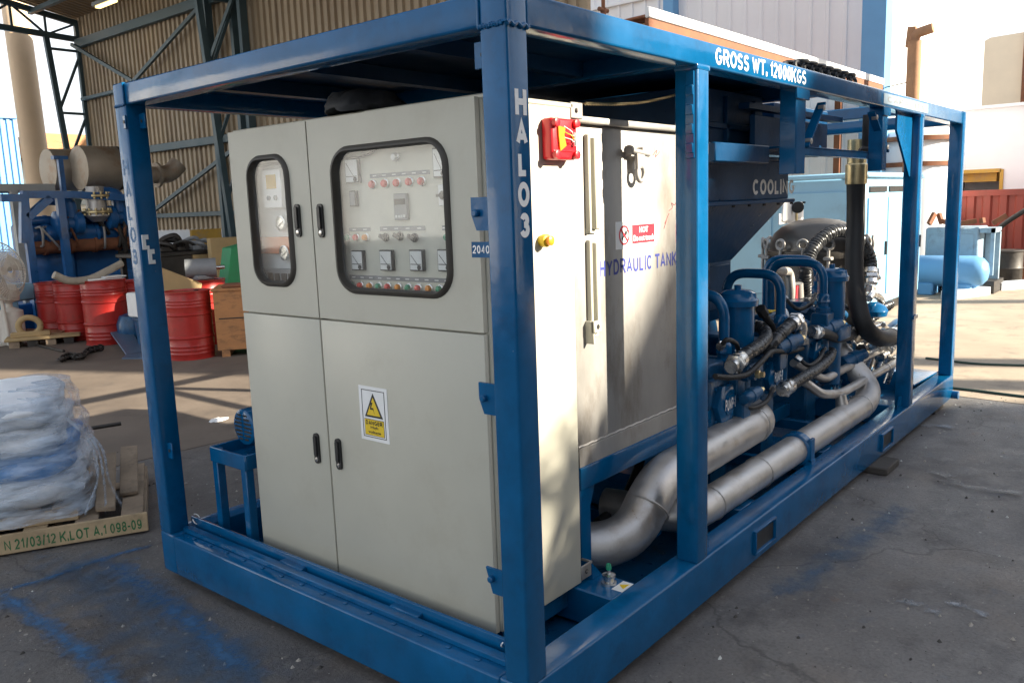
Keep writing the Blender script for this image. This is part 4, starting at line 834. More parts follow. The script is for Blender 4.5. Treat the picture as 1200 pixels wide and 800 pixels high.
# red sounder
x0, x1, z0, z1 = 0.545, 0.705, 1.935, 2.085
al = []
bm = BM(); bx(bm, (x0, YR-0.062, z0), (x1, YR-0.010, z1), 0.012, 3); sd_ = part('alarm_box', bm, RED, cb, 'red alarm box with its lid missing')
bm = BM()
for xx in (x0+0.018, x1-0.018):
    for zz in (z0+0.018, z1-0.018): lathe(bm, (xx, YR-0.06, zz), (0, -1, 0), [(0.016, 0), (0.016, 0.016), (0.010, 0.018)], 14)
for k in range(4): bx(bm, (x0+0.035, YR-0.066, z0+0.03+0.026*k), (x1-0.035, YR-0.060, z0+0.036+0.026*k))
part('boss', bm, RED, sd_)
bm = BM(); prism(bm, [(x0+0.03, YR-0.061, z1-0.03), (x0+0.075, YR-0.061, z1-0.035), (x0+0.066, YR-0.061, z0+0.09), (x0+0.078, YR-0.061, z0+0.05), (x0+0.04, YR-0.061, z0+0.03), (x0+0.033, YR-0.061, z0+0.08)], (0, -0.008, 0)); part('sounder_bracket', bm, ORANGE, sd_)
bm = BM(); bx(bm, (x1-0.04, YR-0.075, z0+0.05), (x1-0.028, YR-0.06, z0+0.10)); bx(bm, (x1-0.027, YR-0.072, z0+0.06), (x1-0.021, YR-0.06, z0+0.09), mi=1); part('terminal', bm, [BRIGHT, GRN], sd_)
bm = BM()
for k in range(3): tube(bm, smooth_path([(x0+0.07, YR-0.065, z1-0.03-0.02*k), (x0+0.09, YR-0.085, z1-0.05-0.015*k), (x1-0.05, YR-0.075, z0+0.09-0.012*k), (x1-0.036, YR-0.072, z0+0.085-0.01*k)], 6), 0.0022, 6, mi=k % 2)
part('wire', bm, [WHITE, YEL], sd_)
# yellow stop button on the flank
q = PY(634, 282, YR-0.012)
bm = BM(); lathe(bm, (q.x, YR-0.011, q.z), (0, -1, 0), [(0.020, 0), (0.020, 0.012), (0.024, 0.013), (0.024, 0.030), (0.016, 0.036)], 18, 0); lathe(bm, (q.x, YR-0.045, q.z), (0, -1, 0), [(0.014, 0), (0.018, 0.006), (0.018, 0.016), (0.012, 0.02)], 18, 1); part('stop_button', bm, [YEL, ORANGE], cb)
# dark crumpled cover lying on the cabinet top
bm = BM(); lathe(bm, (0.34, 1.02, ZT+0.010), (0, 0, 1), [(0.17, 0), (0.175, 0.02), (0.13, 0.07), (0.06, 0.09), (0.005, 0.08)], 22)
bmesh.ops.subdivide_edges(bm, edges=bm.edges, cuts=1)
for v in bm.verts:
    nv = noise.noise_vector(v.co*14); v.co += Vector((nv.x*0.035, nv.y*0.05, abs(nv.z)*0.03))
solo('crumpled_cover', bm, mat('black_cloth', (0.02, 0.021, 0.024), 0.7, 0, 0.3, 20), 'crumpled black cloth lying on top of the cream cabinet', 'cloth', sharp=60)

# instrument panel seen through the wide window
XI = XF+0.055
bm = BM(); bx(bm, (XI, YR+0.03, ZS+0.03), (XI+0.006, YJ-0.02, ZT-0.02)); ip = part('instrument_panel', bm, CREAMIN, cb)
def IQ(a, b):
    q = PX(380+a/3.811, 150+b/3.81, XI); return q.y, q.z
def meter(a, b, w, h, dark=False):
    y, z = IQ(a, b); bm = BM()
    bx(bm, (XI-0.016, y-w/2, z-h/2), (XI+0.001, y+w/2, z+h/2), 0.002, 1, 0); bx(bm, (XI-0.0175, y-w/2+0.005, z-h/2+0.005), (XI-0.015, y+w/2-0.005, z+h/2-0.005), mi=1 if not dark else 2)
    if not dark:
        bx(bm, (XI-0.0185, y-w/2+0.008, z-h/2+0.024), (XI-0.0172, y+w/2-0.008, z-h/2+0.027), mi=0)
        beam(bm, (XI-0.018, y-w/2+0.015, z-h/2+0.012), (XI-0.018, y+w/2-0.012, z+h/2-0.02), 0.0016, 0.0016, 0); lathe(bm, (XI-0.017, y-w/2+0.018, z-h/2+0.014), (-1, 0, 0), [(0.009, 0), (0.009, 0.004), (0.004, 0.006)], 12, 0)
    part('meter', bm, [BLACK, DIAL, GREYP], ip)
meter(135, 190, 0.080, 0.098); meter(528, 155, 0.070, 0.105); meter(140, 315, 0.040, 0.062, True)
for a in (160, 288, 423, 550): meter(a, 590, 0.072, 0.080)
y, z = IQ(350, 352); bm = BM(); bx(bm, (XI-0.014, y-0.036, z-0.050), (XI+0.001, y+0.036, z+0.050), 0.003, 1, 0); bx(bm, (XI-0.0155, y-0.030, z+0.008), (XI-0.0135, y+0.030, z+0.030), mi=1)
for k in range(4): bx(bm, (XI-0.0165, y-0.026+0.014*k, z-0.040), (XI-0.0135, y-0.017+0.014*k, z-0.030), mi=2)
part('display', bm, [GREYP, BLACK, DIAL], ip)
y, z = IQ(540, 300); bm = BM(); bx(bm, (XI-0.006, y-0.03, z-0.038), (XI+0.001, y+0.03, z+0.038), 0.002, 1, 0); lathe(bm, (XI-0.006, y-0.002, z), (-1, 0, 0), [(0.016, 0), (0.016, 0.012), (0.010, 0.014)], 16, 1); beam(bm, (XI-0.024, y-0.02, z), (XI-0.024, y+0.02, z), 0.008, 0.010, 1); part('isolator_switch', bm, [WHITE, BLACK], ip)
def strip(a0, b0, a1, b1, h):
    y0, z0 = IQ(a0, b0); y1, z1 = IQ(a1, b1); z = (z0+z1)/2; bm = BM(); bx(bm, (XI-0.002, y1, z-h/2), (XI+0.001, y0, z+h/2)); part('label_strip', bm, GREYP, ip)
    bm = BM(); n = max(2, int((y0-y1)/0.05))
    for k in range(n):
        yy = y1+(y0-y1)*(k+0.5)/n; bx(bm, (XI-0.0026, yy-0.010, z-0.002), (XI-0.0018, yy+0.010, z+0.002))
    part('label_print', bm, DIAL, ip)
strip(205, 216, 472, 196, 0.016); strip(112, 455, 208, 452, 0.016); strip(250, 450, 452, 447, 0.018); strip(527, 446, 575, 446, 0.018); strip(115, 665, 572, 682, 0.018)
def button(a, b, m, r=0.0125):
    y, z = IQ(a, b); bm = BM(); lathe(bm, (XI, y, z), (-1, 0, 0), [(r+0.004, 0), (r+0.004, 0.006), (r+0.001, 0.008)], 16, 1); lathe(bm, (XI-0.006, y, z), (-1, 0, 0), [(r, 0), (r, 0.010), (r*0.8, 0.014), (0.001, 0.016)], 16, 0); part('push_button', bm, [m, BRIGHT], ip)
for a, b in ((222, 252), (277, 248), (331, 245), (386, 240), (441, 238)): button(a, b, REDB, 0.0145)
button(323, 130, WHITE, 0.014)
for a, m in ((110, GRN), (149, REDB), (191, ORANGE)): button(a, 488, m)
button(556, 487, GRN)
for k, (a, m) in enumerate(zip((130, 168, 211, 250, 291, 337, 382, 426, 474, 521, 562), (GRN, REDB, ORANGE, GRN, REDB, ORANGE, GRN, REDB, ORANGE, GRN, REDB))): button(a, 700+0.045*(a-130), m)
for a, b in ((278, 488), (341, 483), (406, 489)):
    y, z = IQ(a, b); bm = BM(); lathe(bm, (XI, y, z), (-1, 0, 0), [(0.017, 0), (0.017, 0.006), (0.013, 0.008), (0.013, 0.016)], 16, 0); beam(bm, (XI-0.022, y+0.016, z+0.008), (XI-0.022, y-0.016, z-0.006), 0.009, 0.014, 0); part('selector_knob', bm, [BLACK], ip)
bm = BM(); tube(bm, smooth_path([(XI-0.012, *IQ(70, 140)), (XI-0.015, *IQ(150, 135)), (XI-0.013, *IQ(210, 118)), (XI-0.01, *IQ(250, 85))], 8), 0.006, 8)
for k in range(5): tube(bm, smooth_path([(XI-0.01, *IQ(52+7*(k % 2), 110+70*k)), (XI-0.022, *IQ(70+6*k, 130+72*k)), (XI-0.008, *IQ(60+3*k, 165+70*k))], 6), 0.004, 6)
part('wiring', bm, BLACK, ip)
# things behind the narrow window
XJ = XF+0.085
bm = BM(); bx(bm, (XJ, YJ+0.04, ZS+0.03), (XJ+0.006, YL-0.02, ZT-0.02)); iq = part('mounting_plate', bm, DIAL, cb)
bm = BM(); bx(bm, (XJ-0.030, 1.50, 1.80), (XJ, 1.64, 1.97), 0.005, 1, 0); bx(bm, (XJ-0.033, 1.535, 1.885), (XJ-0.029, 1.605, 1.945), mi=1)
for yy in (1.545, 1.595): lathe(bm, (XJ-0.03, yy, 1.845), (-1, 0, 0), [(0.011, 0), (0.011, 0.006)], 12, 2)
part('drive_unit', bm, [WHITE, YELP, GREYP], iq)
bm = BM(); bx(bm, (XJ-0.022, YJ+0.07, 1.60), (XJ-0.001, YL-0.03, 1.675), 0.003); part('busbar_cover', bm, ORCOV, iq)
bm = BM(); bx(bm, (XJ-0.026, YJ+0.07, 1.455), (XJ-0.001, YL-0.03, 1.535), 0.003)
for k in range(9): bx(bm, (XJ-0.030, YJ+0.09+0.05*k, 1.475), (XJ-0.025, YJ+0.125+0.05*k, 1.515), mi=1)
part('terminal_block', bm, [GREYP, BLACK], iq)
for y, z in ((1.535, 1.735), (1.525, 1.605)):
    bm = BM(); lathe(bm, (XJ-0.020, y, z), (-1, 0, 0), [(0.034, 0), (0.034, 0.006), (0.027, 0.008), (0.025, 0.004), (0.004, 0.004)], 20); beam(bm, (XJ-0.026, y-0.02, z+0.012), (XJ-0.026, y+0.02, z-0.012), 0.004, 0.008); part('rotary_dial', bm, BRIGHT, iq)
bm = BM(); bx(bm, (XJ-0.006, 1.44, 1.985), (XJ-0.001, 1.74, 2.0)); part('cable_duct', bm, GREYP, iq)

# =================================================================== HYDRAULIC TANK AND ITS STAND
tk = thing('hydraulic_tank', 'grey sheet steel hydraulic oil tank beside the cream cabinet', 'tank', (1.5, 1.2, 0.6))
TY, TX0, TX1 = 0.35, 0.80, 1.88
bm = BM(); bx(bm, (TX0, TY, 0.685), (TX1, 2.10, 2.085), 0.012, 2); part('shell', bm, TANKM, tk)
bm = BM(); bx(bm, (TX0-0.02, TY-0.03, 2.085), (TX1+0.02, 2.12, 2.112), 0.006, 2); part('lid', bm, TANKM, tk)
bm = BM(); tube(bm, [(TX0+0.02*k, TY-0.001, 0.772+0.0016*math.sin(k*1.7)) for k in range(58)], 0.005, 8); part('weld_seam', bm, STEEL, tk)
bm = BM(); bx(bm, (TX0+0.005, TY-0.004, 0.68), (TX1-0.005, TY+0.002, 0.764), 0.002); part('base_band', bm, TANKM, tk)
for z0, z1 in ((1.652, 2.045), (1.225, 1.625)):
    bm = BM(); bx(bm, (0.888, TY-0.022, z0), (0.905, TY+0.001, z1), 0.003); bx(bm, (0.922, TY-0.030, z0+0.015), (0.948, TY+0.001, z1-0.012), 0.004); bx(bm, (0.886, TY-0.012, z0), (0.955, TY+0.001, z0+0.02)); part('level_gauge', bm, CREAM, tk)
    bm = BM(); lathe(bm, (0.962, TY+0.001, z0+0.02), (0, -1, 0), [(0.008, 0), (0.008, 0.014)], 10); part('gauge_bolt', bm, DARKM, tk); bm = BM(); lathe(bm, (0.962, TY+0.001, z1-0.05), (0, -1, 0), [(0.008, 0), (0.008, 0.014)], 10); part('gauge_bolt', bm, DARKM, tk)
bm = BM(); bx(bm, (0.872, TY-0.045, 1.245), (0.925, TY-0.028, 1.295), 0.003); bx(bm, (0.872, TY-0.04, 1.20), (0.884, TY+0.002, 1.295), 0.003); lathe(bm, (0.90, TY-0.044, 1.27), (0, -1, 0), [(0.011, 0), (0.011, 0.002)], 12, 1); part('gauge_bracket', bm, [CREAM, BLACK], tk)
# lifting shackle
bm = BM(); cyl(bm, (1.18, TY-0.035, 1.99), (1.335, TY-0.035, 1.975), 0.012, seg=14); lathe(bm, (1.185, TY-0.035, 1.99), (-1, 0, 0.1), [(0.019, 0), (0.019, 0.016)], 14); bx(bm, (1.20, TY-0.03, 1.965), (1.225, TY+0.002, 2.01)); bx(bm, (1.295, TY-0.03, 1.96), (1.312, TY+0.002, 2.005)); sh = part('lifting_pin', bm, TANKM, tk)
bm = BM(); prism(bm, [(1.228, TY-0.043, 1.985), (1.290, TY-0.043, 1.978), (1.292, TY-0.043, 1.90), (1.278, TY-0.043, 1.915), (1.245, TY-0.043, 1.915), (1.232, TY-0.043, 1.90)], (0, 0.014, 0))
tube(bm, [(1.262+0.028*math.cos(2*math.pi*k/24), TY-0.036, 1.892+0.032*math.sin(2*math.pi*k/24)) for k in range(25)], 0.010, 10); part('shackle', bm, TANKM, sh)
# signs and lettering on the tank
bm = BM(); bx(bm, (1.112, TY-0.0025, 1.572), (1.452, TY+0.001, 1.690)); hs = part('hot_sign', bm, WHITE, tk, 'white and red hot surface sign')
bm = BM(); bx(bm, (1.243, TY-0.0035, 1.590), (1.436, TY-0.0015, 1.672)); part('caption_plate', bm, SIGNR, hs)
for s, zz, hh, ww in (('HOT', 1.636, 0.026, 0.075), ('Do not touch', 1.600, 0.027, 0.175)):
    text_part('lettering', s, (1.34-ww/2, TY-0.0035, zz), (1, 0, 0), (0, 0, 1), WHITE, hs, height=hh, width=ww, off=0.025)
bm = BM(); cx, cz, R_ = 1.178, 1.631, 0.043
ring = [[bm.verts.new((cx+r*math.cos(2*math.pi*k/32), TY-0.0036, cz+r*math.sin(2*math.pi*k/32))) for k in range(32)] for r in (R_, R_-0.009)]
for k in range(32): bm.faces.new((ring[0][k], ring[0][(k+1) % 32], ring[1][(k+1) % 32], ring[1][k]))
prism(bm, [(cx-0.032, TY-0.003, cz+0.026), (cx-0.026, TY-0.003, cz+0.032), (cx+0.032, TY-0.003, cz-0.026), (cx+0.026, TY-0.003, cz-0.032)], (0, -0.0012, 0)); part('prohibition_ring', bm, SIGNR, hs)
bm = BM(); prism(bm, [(cx+a, TY-0.0026, cz+b) for a, b in ((-0.022, -0.016), (-0.014, -0.022), (0.004, -0.002), (0.016, -0.002), (0.030, 0.018), (0.026, 0.024), (0.012, 0.012), (0.012, 0.022), (0.006, 0.020), (0.002, 0.008), (-0.010, 0.0))], (0, -0.0006, 0)); part('hand_symbol', bm, BLACK, hs)
sign_text('lettering', 'HYDRAULIC TANK', (0.985, TY, 1.466), (1, 0, 0), (0, 0, 1), LETB, tk, 0.066, 0.66, 0.17, 0.17)
for seed, pts in enumerate((((778, 268), (781, 258), (779, 262), (784, 250)), ((784, 247), (788, 243), (787, 238), (791, 240), (793, 231)), ((765, 182), (770, 176), (768, 184), (773, 178)))):
    bm = BM(); tube(bm, smooth_path([PY(u, v, TY-0.0005) for u, v in pts], 5), 0.0016, 6); part('marker_scribble', bm, TAPE, tk)
# stand under the tank: belongs to the welded frame
bm = BM(); bx(bm, (0.80, TY-0.012, 0.585), (2.0, TY+0.07, 0.683), 0.006, 2); part('tank_bearer', bm, BLUE, sk)
bm = BM(); bx(bm, (0.80, 2.03, 0.585), (2.0, 2.11, 0.683), 0.006); part('tank_bearer', bm, BLUE, sk)
for x in (0.80, 1.35, 1.91):
    bm = BM(); bx(bm, (x, TY+0.07, 0.60), (x+0.08, 2.03, 0.676)); part('tank_bearer', bm, BLUE, sk)
for x in (0.802, 1.90):
    for y in (TY-0.006, 2.04):
        bm = BM(); bx(bm, (x, y, B2-0.01), (x+0.075, y+0.07, 0.59), 0.005); part('tank_leg', bm, BLUE, sk)
bm = BM(); prism(bm, [(0.876, TY+0.01, 0.586), (0.876, TY+0.01, 0.44), (0.935, TY+0.01, 0.586)], (0, 0.012, 0)); part('gusset', bm, BLUE, sk)
bm = BM(); prism(bm, [(1.901, TY+0.01, 0.586), (1.901, TY+0.01, 0.44), (1.45, TY+0.01, 0.586)], (0, 0.012, 0)); part('gusset', bm, BLUE, sk)
bm = BM(); prism(bm, [(0.80, TY-0.06, B2-0.002), (0.87, TY-0.06, B2-0.002), (0.80, TY-0.06, B2+0.07)], (0, 0.06, 0)); part('gusset', bm, BLUE, sk)
for x in (1.35, 2.6, 3.5):                            # floor rails and bulkheads that carry the pumps
    bm = BM(); bx(bm, (x, 0.30, B2-0.006), (x+0.05, 2.2, B2+0.06), 0.004); part('floor_rail', bm, BLUE, sk)
bm = BM(); bx(bm, (2.0, 0.55, B2+0.055), (4.45, 0.63, B2+0.15), 0.005); part('pump_rail', bm, BLUE, sk)
bm = BM(); bx(bm, (2.0, 1.2, B2+0.055), (4.45, 1.28, B2+0.15), 0.005); part('pump_rail', bm, BLUE, sk)

# wire rope above the cabinet
bm = BM()
a, b = Vector((0.83, 0.30, 2.155)), PY(797, 110, 0.45)
for ph in (0, 2.1, 4.2):
    tube(bm, [a.lerp(b, k/120) + Vector((0, 0.004*math.cos(k*0.75+ph), 0.004*math.sin(k*0.75+ph) - 0.02*math.sin(math.pi*k/120))) for k in range(121)], 0.0035, 5)
solo('wire_rope', bm, BRASS, 'twisted wire rope strung above the tank lid', 'rope')

# =================================================================== STAINLESS PIPES
def pipe_obj(name, pts, r, label, m=STEEL, seams=(), seg=24, group=None, extra=None, cat='pipe', rnd=None, n=10):
    path = round_path(pts, rnd if rnd else r*2.2, n); base = Vector(pts[0]); 
    t = thing(name, label, cat, (base.x, base.y, min(p[2] for p in pts)-r), group)
    bm = BM(); tube(bm, path, r, seg); part('pipe_run', bm, m, t)
    for q, d in seams:
        bm = BM(); u, w, d = frame_of(d); tube(bm, [Vector(q) + (u*math.cos(2*math.pi*k/28) + w*math.sin(2*math.pi*k/28))*(r+0.001+0.0012*math.sin(k*2.6)) for k in range(29)], 0.0045, 6); part('weld_seam', bm, m, t)
    if extra: extra(t)
    return t
pipe_obj('suction_pipe', [(2.62, 0.75, 0.60), (2.62, 0.31, 0.50), (1.33, 0.28, 0.50), (1.08, 0.28, 0.27), (0.80, 0.62, 0.27), (0.80, 1.10, 0.27)], 0.102, 'upper wide stainless suction pipe with welded elbow at the cabinet', rnd=0.17,
         seams=(((2.42, 0.296, 0.511), (1, 0, 0)), ((1.55, 0.275, 0.495), (1, 0, 0)), ((1.215, 0.27, 0.395), (0.77, 0, 0.64)), ((0.93, 0.468, 0.283), (0.6, -0.8, 0.05))))
def clampB(t):
    q = PY(932, 538, 0.2)
    bm = BM(); lathe(bm, (q.x-0.035, 0.20, 0.285), (1, 0, 0), [(0.094, 0), (0.100, 0.004), (0.100, 0.066), (0.094, 0.07)], 24); bx(bm, (q.x-0.03, 0.09, 0.20), (q.x+0.03, 0.31, 0.235)); bx(bm, (q.x-0.03, 0.095, 0.22), (q.x+0.03, 0.115, 0.36), 0.004); part('pipe_clamp', bm, BLUE, t)
pipe_obj('suction_pipe', [(1.40, 0.62, 0.285), (1.48, 0.20, 0.285), (4.16, 0.20, 0.285), (4.36, 0.24, 0.36), (4.40, 0.50, 0.62)], 0.084, 'lower long stainless pipe along the bottom beam', rnd=0.14,
         seams=(((1.70, 0.2, 0.285), (1, 0, 0)), ((2.28, 0.2, 0.285), (1, 0, 0)), ((4.02, 0.2, 0.285), (1, 0, 0))), extra=clampB)
def teeC(t):
    a = PY(990, 500, 0.21); b = PY(985, 462, 0.24)
    bm = BM(); tube(bm, smooth_path([a, a.lerp(b, 0.5)+Vector((0, 0, 0.01)), b], 6), lambda s: 0.058-0.024*s, 18); part('branch', bm, STEEL, t)
h0 = PY(1062, 418, 0.26); h1 = PY(985, 461, 0.26); h2 = PY(962, 462, 0.27); h3 = PY(940, 445, 0.36)
pipe_obj('return_pipe', [h0, h1, h2, h3], 0.030, 'narrow stainless return pipe with U bend, outer of the pair', rnd=0.13, seams=((h0.lerp(h1, 0.35), h0-h1),), extra=teeC)
k0 = PY(1050, 400, 0.36); k1 = PY(965, 445, 0.36); k2 = PY(930, 425, 0.42)
pipe_obj('return_pipe', [k0, k1, k2], 0.028, 'narrow stainless return pipe, inner of the pair', rnd=0.10, seams=((k0.lerp(k1, 0.3), k0-k1),))
q = Vector((0.95, 0.62, 0.30))
pipe_obj('drain_pipe', [(0.98, 0.85, 0.60), (0.98, 0.80, 0.45), (1.05, 0.95, 0.32), (1.5, 1.0, 0.32)], 0.085, 'dim stainless drain pipe under the tank', m=STEEL, rnd=0.12)
bm = BM(); tube(bm, smooth_path([PY(752, 535, 0.62), PY(744, 558, 0.60), PY(728, 590, 0.58), PY(700, 612, 0.55)], 8), 0.024, 12); solo('drain_hose', bm, RUBBER, 'black hose dropping from the tank underside', 'hose')

# =================================================================== PUMPS, FILTERS, VALVES
def pump(x, y, num):
    t = thing('hydraulic_pump', 'blue hydraulic pump block %s' % {1: 'lettered PUMP-1 beside the middle post', 2: 'just behind the PUMP-1 block', 3: 'below the tall blue filter next to the thick black hose'}[num], 'pump', (x, y+0.15, B2), 'hydraulic pumps in a row')
    z = 0.69
    bm = BM(); bx(bm, (x-0.13, y, z-0.15), (x+0.13, y+0.30, z+0.14), 0.015, 2); bx(bm, (x-0.10, y+0.02, B2-0.004), (x+0.10, y+0.28, z-0.14), 0.01); part('body', bm, BLUE2, t)
    bm = BM(); lathe(bm, (x, y+0.002, z), (0, -1, 0), [(0.115, 0), (0.118, 0.004), (0.118, 0.035), (0.105, 0.042), (0.06, 0.044), (0.06, 0.05)], 6); part('hex_cover', bm, BLUE, t)
    sign_text('lettering', 'PUMP-%d' % num, (x-0.06, y-0.05, z-0.03), (1, 0, 0), (0, 0, 1), LETW, t, 0.065, 0.12, 0.2)
    bm = BM()
    for k in range(4): lathe(bm, (x+0.105*math.cos(rad(45+90*k)), y+0.001, z+0.125*math.sin(rad(45+90*k))), (0, -1, 0), [(0.013, 0), (0.013, 0.012), (0.007, 0.013)], 6)
    part('bolt', bm, BLUE, t)
    bm = BM(); bx(bm, (x-0.09, y+0.03, z+0.139), (x+0.09, y+0.22, z+0.22), 0.01); part('port_block', bm, BLUE2, t)
    bm = BM(); cyl(bm, (x+0.13, y+0.12, z-0.02), (x+0.20, y+0.12, z-0.02), 0.05, seg=16); bx(bm, (x+0.19, y+0.07, z-0.08), (x+0.215, y+0.17, z+0.04), 0.005); part('port_block', bm, BLUE2, t)
    bm = BM(); bx(bm, (x-0.08, y+0.45, z-0.2), (x+0.10, y+0.9, z+0.1), 0.02); cyl(bm, (x, y+0.29, z), (x, y+0.46, z), 0.09, seg=20); part('bell_housing', bm, BLUE2, t)
    return t
pump(2.12, 0.34, 1); pump(2.92, 0.40, 2); pump(3.72, 0.42, 3)
for k, x in enumerate((2.12, 2.92, 3.72)):
    y0 = 1.28; t = thing('drive_motor', ('large dark blue drive motor behind the PUMP-1 block', 'large dark blue drive motor behind the middle pump', 'large dark blue drive motor behind the pump near the thick hose')[k], 'motor', (x, 1.6, B2), 'large drive motors')
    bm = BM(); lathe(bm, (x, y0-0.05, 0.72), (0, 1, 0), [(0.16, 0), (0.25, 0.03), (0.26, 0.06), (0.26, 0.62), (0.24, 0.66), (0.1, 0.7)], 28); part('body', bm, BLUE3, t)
    bm = BM(); bx(bm, (x-0.2, y0+0.05, B2+0.15), (x+0.2, y0+0.55, 0.5), 0.01); part('foot', bm, BLUE3, t)
    bm = BM(); bx(bm, (x-0.14, y0+0.05, 0.95), (x+0.14, y0+0.4, 1.16), 0.012); tb = part('terminal_box', bm, BLUE3, t)
    for j in range(16):
        a = math.pi*2*j/16; d = Vector((math.cos(a), 0, math.sin(a))); bm = BM(); beam(bm, Vector((x, y0+0.05, 0.72))+d*0.262, Vector((x, y0+0.55, 0.72))+d*0.262, 0.008, 0.03, 0, d); part('cooling_fin', bm, BLUE3, t)
for k, (x, y, w_) in enumerate(((2.55, 0.78, 0.20), (2.98, 0.86, 0.24))):
    bm = BM(); bx(bm, (x, y, 0.98), (x+w_+0.12, y+0.35, 1.40), 0.012, 2); bx(bm, (x+0.03, y-0.006, 1.05), (x+w_+0.09, y+0.002, 1.34), 0.004); bx(bm, (x+0.06, y+0.1, 0.4), (x+0.14, y+0.2, 0.99)); solo('junction_box', bm, BLUE3, ('dark blue junction box below the cooler hopper by the filter', 'dark blue junction box below the cooler hopper towards the vessel')[k], 'junction box')
def canister(x, y, z0, z1, r, label):
    t = thing('oil_filter', label, 'filter', (x, y, z0), 'oil filter canisters')
    bm = BM(); lathe(bm, (x, y, z0), (0, 0, 1), [(r*0.85, 0), (r, 0.02), (r, z1-z0-0.10)], 28); part('bowl', bm, BLUE, t)
    bm = BM(); lathe(bm, (x, y, z1-0.10), (0, 0, 1), [(r+0.004, 0), (r+0.02, 0.004), (r+0.022, 0.035), (r+0.012, 0.045), (r+0.006, 0.075), (r*0.8, 0.088), (0.02, 0.096), (0.02, 0.118), (0.005, 0.12)], 28); part('cap', bm, BLUE, t)
    bm = BM(); bx(bm, (x-r*1.2, y-r*1.2, z0-0.09), (x+r*1.2, y+r*1.2, z0+0.004), 0.012, 2); cyl(bm, (x, y, 0.45), (x, y, z0-0.08), r*0.8, seg=18); part('head', bm, BLUE2, t)
    return t
canister(2.44, 0.40, 0.86, 1.275, 0.092, 'tall blue oil filter canister behind the spiral wrapped hoses')
canister(3.96, 0.40, 0.86, 1.275, 0.092, 'blue oil filter canister next to the thick black hose')
def arch(x, y0, y1, zt, zb, label, r=0.030):
    t = thing('arched_pipe', label, 'pipe', (x, y0, zb), 'arched blue pressure pipes')
    bm = BM(); tube(bm, round_path([(x, y0, zb), (x, y0, zt), (x-0.04, y1, zt+0.005), (x-0.04, y1, zb-0.1)], 0.13, 10), r, 18); part('pipe_run', bm, BLUE, t)
    bm = BM(); lathe(bm, (x, y0, zb), (0, 0, 1), [(r*1.6, 0), (r*1.7, 0.01), (r*1.7, 0.04), (r*1.25, 0.05), (r*1.25, 0.07), (r*1.5, 0.075), (r*1.5, 0.12), (r*1.1, 0.135)], 8); part('union_nut', bm, BLUE, t)
    bm = BM(); bx(bm, (x-0.065, y0-0.055, zb-0.12), (x+0.065, y0+0.06, zb+0.004), 0.008); cyl(bm, (x, y0, 0.62), (x, y0, zb-0.11), 0.045, seg=14); part('valve_block', bm, BLUE2, t)
    return t
arch(2.27, 0.40, 0.70, 1.255, 0.86, 'blue arched pressure pipe half hidden by the middle post')
arch(3.06, 0.40, 0.74, 1.30, 0.92, 'blue arched pressure pipe between the two oil filters, shorter reach')
arch(3.80, 0.40, 0.76, 1.315, 0.97, 'blue arched pressure pipe beside the second oil filter')
arch(4.30, 0.62, 1.0, 1.30, 0.97, 'blue arched pressure pipe behind the thick black hose')
def tubeobj(name, pts, r, m, label, rip=0.0, ends=None, cat='hose', n=10, pitch=0.024, group=None):
    p = smooth_path(pts, n); base = min(p, key=lambda q: q.z)
    t = thing(name, label, cat, (base.x, base.y, base.z-r), group)
    bm = BM(); tube(bm, p, r, 14, rip=rip, pitch=pitch); part('hose_run', bm, m, t)
    def fit(q, d):
        bm = BM(); lathe(bm, q - d*0.05, d, [(r*1.22, 0), (r*1.30, 0.004), (r*1.30, 0.045), (r*1.0, 0.052), (r*1.0, 0.062)], 18); lathe(bm, q + d*0.012, d, [(r*1.45, 0), (r*1.5, 0.004), (r*1.5, 0.03), (r*1.15, 0.036)], 6); lathe(bm, q + d*0.046, d, [(r*1.0, 0), (r*1.0, 0.04)], 14); part('hose_fitting', bm, BRIGHT, t)
    if ends and 'a' in ends: fit(p[0], (p[0]-p[1]).normalized())
    if ends and 'b' in ends: fit(p[-1], (p[-1]-p[-2]).normalized())
    return t
hp = lambda *q: [PY(u, v, y) for u, v, y in q]
tubeobj('wrapped_hose', hp((864, 424, 0.22), (876, 414, 0.23), (890, 405, 0.27), (898, 394, 0.34), (892, 384, 0.44), (878, 380, 0.52)), 0.036, SPIRAL, 'short spiral wrapped black hose curling round the first oil filter', 0.07, 'a')
tubeobj('wrapped_hose', hp((898, 415, 0.34), (905, 402, 0.31), (918, 388, 0.30), (930, 378, 0.30)), 0.036, SPIRAL, 'spiral wrapped black hose rising to a silver elbow', 0.07, 'b')
tubeobj('wrapped_hose', hp((922, 454, 0.24), (940, 443, 0.25), (958, 432, 0.27), (971, 420, 0.32), (974, 408, 0.40), (966, 398, 0.5)), 0.034, SPIRAL, 'long spiral wrapped hose curving under the blue valve', 0.07, 'a')
tubeobj('thin_hose', hp((838, 441, 0.20), (858, 442, 0.19), (876, 438, 0.19), (892, 424, 0.20), (905, 412, 0.25), (925, 412, 0.33), (940, 408, 0.4)), 0.014, RUBBER, 'thin ribbed black hose looping below the filters', 0.08, pitch=0.012)
tubeobj('wrapped_hose', hp((956, 389, 0.34), (968, 391, 0.34), (982, 396, 0.34), (996, 393, 0.36), (1010, 384, 0.42)), 0.034, RUBBER, 'smooth black hose sagging past the second valve', 0, 'a')
tubeobj('wrapped_hose', hp((944, 345, 0.95), (944, 315, 0.92), (955, 288, 0.88), (978, 271, 0.8), (1002, 276, 0.72), (1018, 300, 0.66), (1020, 322, 0.62)), 0.055, SPIRAL, 'spiral wrapped black hose arching over the filter vessel', 0.06, 'b')
